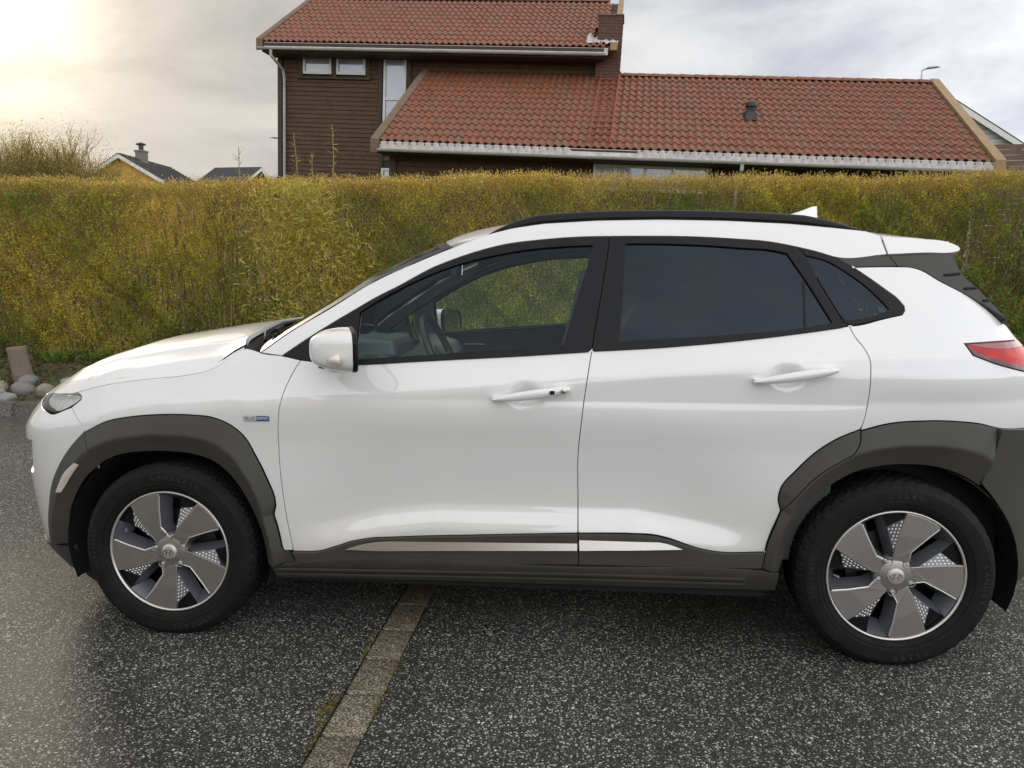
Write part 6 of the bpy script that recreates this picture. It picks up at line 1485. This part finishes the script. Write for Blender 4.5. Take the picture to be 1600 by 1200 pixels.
side('inner_frame', grow_(dl[12:18] + cl[0:3] + dl[28:33] + t_['b_line'][0:5][::-1], -.004), M_CABGREY, fn=Soff(-.045), raw=True, holes=(grow_(gr, .004).tolist(),), h=.04, flange=0)
side('pillar_lining', cant, M_CABGREY, fn=Soff(-.035), h=.05, flange=0)
side('quarter_lining', quarter, M_DARKCAB, fn=Soff(-.05), h=.06, flange=0)
obj('headlining', panel_mesh('headlining', [(.98, -.58), (2.5, -.56), (2.8, -.5), (2.8, .5), (2.5, .56), (.98, .58)], lambda x, y: roof(x, y) - np.array([0, 0, .045]), h=.08, gap=0, flange=0), M_CABGREY, car)
mir = MB().box((.0, -.115, -.033), (.03, .115, .033)).build('rear_view_mirror', M_DARKCAB, car, bevel=.02, seg=3, smooth=True); mir.location = (.93, .02, 1.375); mir.rotation_euler = (0, .05, .25)
MB().box((.0305, -.105, -.027), (.032, .105, .027)).build('mirror_glass', mat('inner_mirror', (.7, .72, .73), .03, metal=1), mir)
MB().tube([(-.06, 0, .08), (.01, 0, .02)], .012, 8).build('mirror_stalk', M_DARKCAB, mir)
MB().box((1.0, -.55, 1.435), (1.18, -.16, 1.452)).box((1.0, .16, 1.435), (1.18, .55, 1.452)).build('sun_visor', M_CABGREY, car, bevel=.008)
# seat belt on the near front seat's pillar
P = [S(np.array(a), np.array(b), -.065) for a, b in ((1.535, 1.36), (1.50, 1.20), (1.46, 1.05), (1.44, .8))]
V = []
for p in P: V += [(p[0] - .022, p[1], p[2]), (p[0] + .022, p[1] + .006, p[2])]
bt = MB().add(V, [(2 * i, 2 * i + 1, 2 * i + 3, 2 * i + 2) for i in range(3)]).mesh('seat_belt'); pair('seat_belt', bt, mat('seat_belt_grey', (.05, .05, .05), .7), car)
# ------------------------------------------------------------------ house across the street, mirrored in paint and glass
M_CREAM = mat('cream_boards', (.40, .35, .26), .6, noise=(1, .3, (.46, .41, .31)))
oh = empty('cream_house', (-6.2, -10.8, 0)); oh.rotation_euler.z = math.radians(-4); tag(oh, 'cream boarded house across the street, seen only mirrored in the car door', 'house')
W_ = MB().box((-7, -8, 0), (7, 0, 5.0)).build('wall', M_CREAM, oh)
for i in range(46): MB().box((-7 + i * .305, 0.0, .3), (-7 + i * .305 + .285, .025, 4.95)).build('board', M_CREAM, W_)
r_ = MB()
for a, b in (((.7), 4.75), ((-8.7), 4.75)): pass
MB().add([(-7.6, .7, 4.75), (7.6, .7, 4.75), (7.6, -4, 7.3), (-7.6, -4, 7.3), (-7.6, -8.7, 4.75), (7.6, -8.7, 4.75), (-7.6, .7, 4.6), (7.6, .7, 4.6), (7.6, -4, 7.15), (-7.6, -4, 7.15)], [(0, 1, 2, 3), (3, 2, 5, 4), (0, 6, 7, 1), (6, 9, 8, 7), (1, 7, 8, 2), (0, 3, 9, 6)]).build('roof', M_SLATE, oh)
MB().box((-7.6, .7, 4.55), (7.6, .76, 4.80)).build('fascia', M_WHITEP, oh)
def wbox(e0, e1, z0, z1):
    f = MB().box((e0 - .08, .02, z0 - .08), (e1 + .08, .07, z0)).box((e0 - .08, .02, z1), (e1 + .08, .07, z1 + .08)).box((e0 - .08, .02, z0), (e0, .07, z1)).box((e1, .02, z0), (e1 + .08, .07, z1)).box(((e0 + e1) / 2 - .03, .02, z0), ((e0 + e1) / 2 + .03, .065, z1)).build('window', M_WHITEP, W_)
    MB().box((e0, .03, z0), (e1, .04, z1)).build('pane', M_PANE, f)
for e0, e1, z0, z1 in ((-5.8, -4.0, 1.0, 2.2), (-1.5, .4, .9, 2.3), (3.2, 5.2, 1.0, 2.2), (-5.6, -4.2, 3.1, 4.2), (-1.2, .2, 3.1, 4.2), (3.4, 4.8, 3.1, 4.2)): wbox(e0, e1, z0, z1)
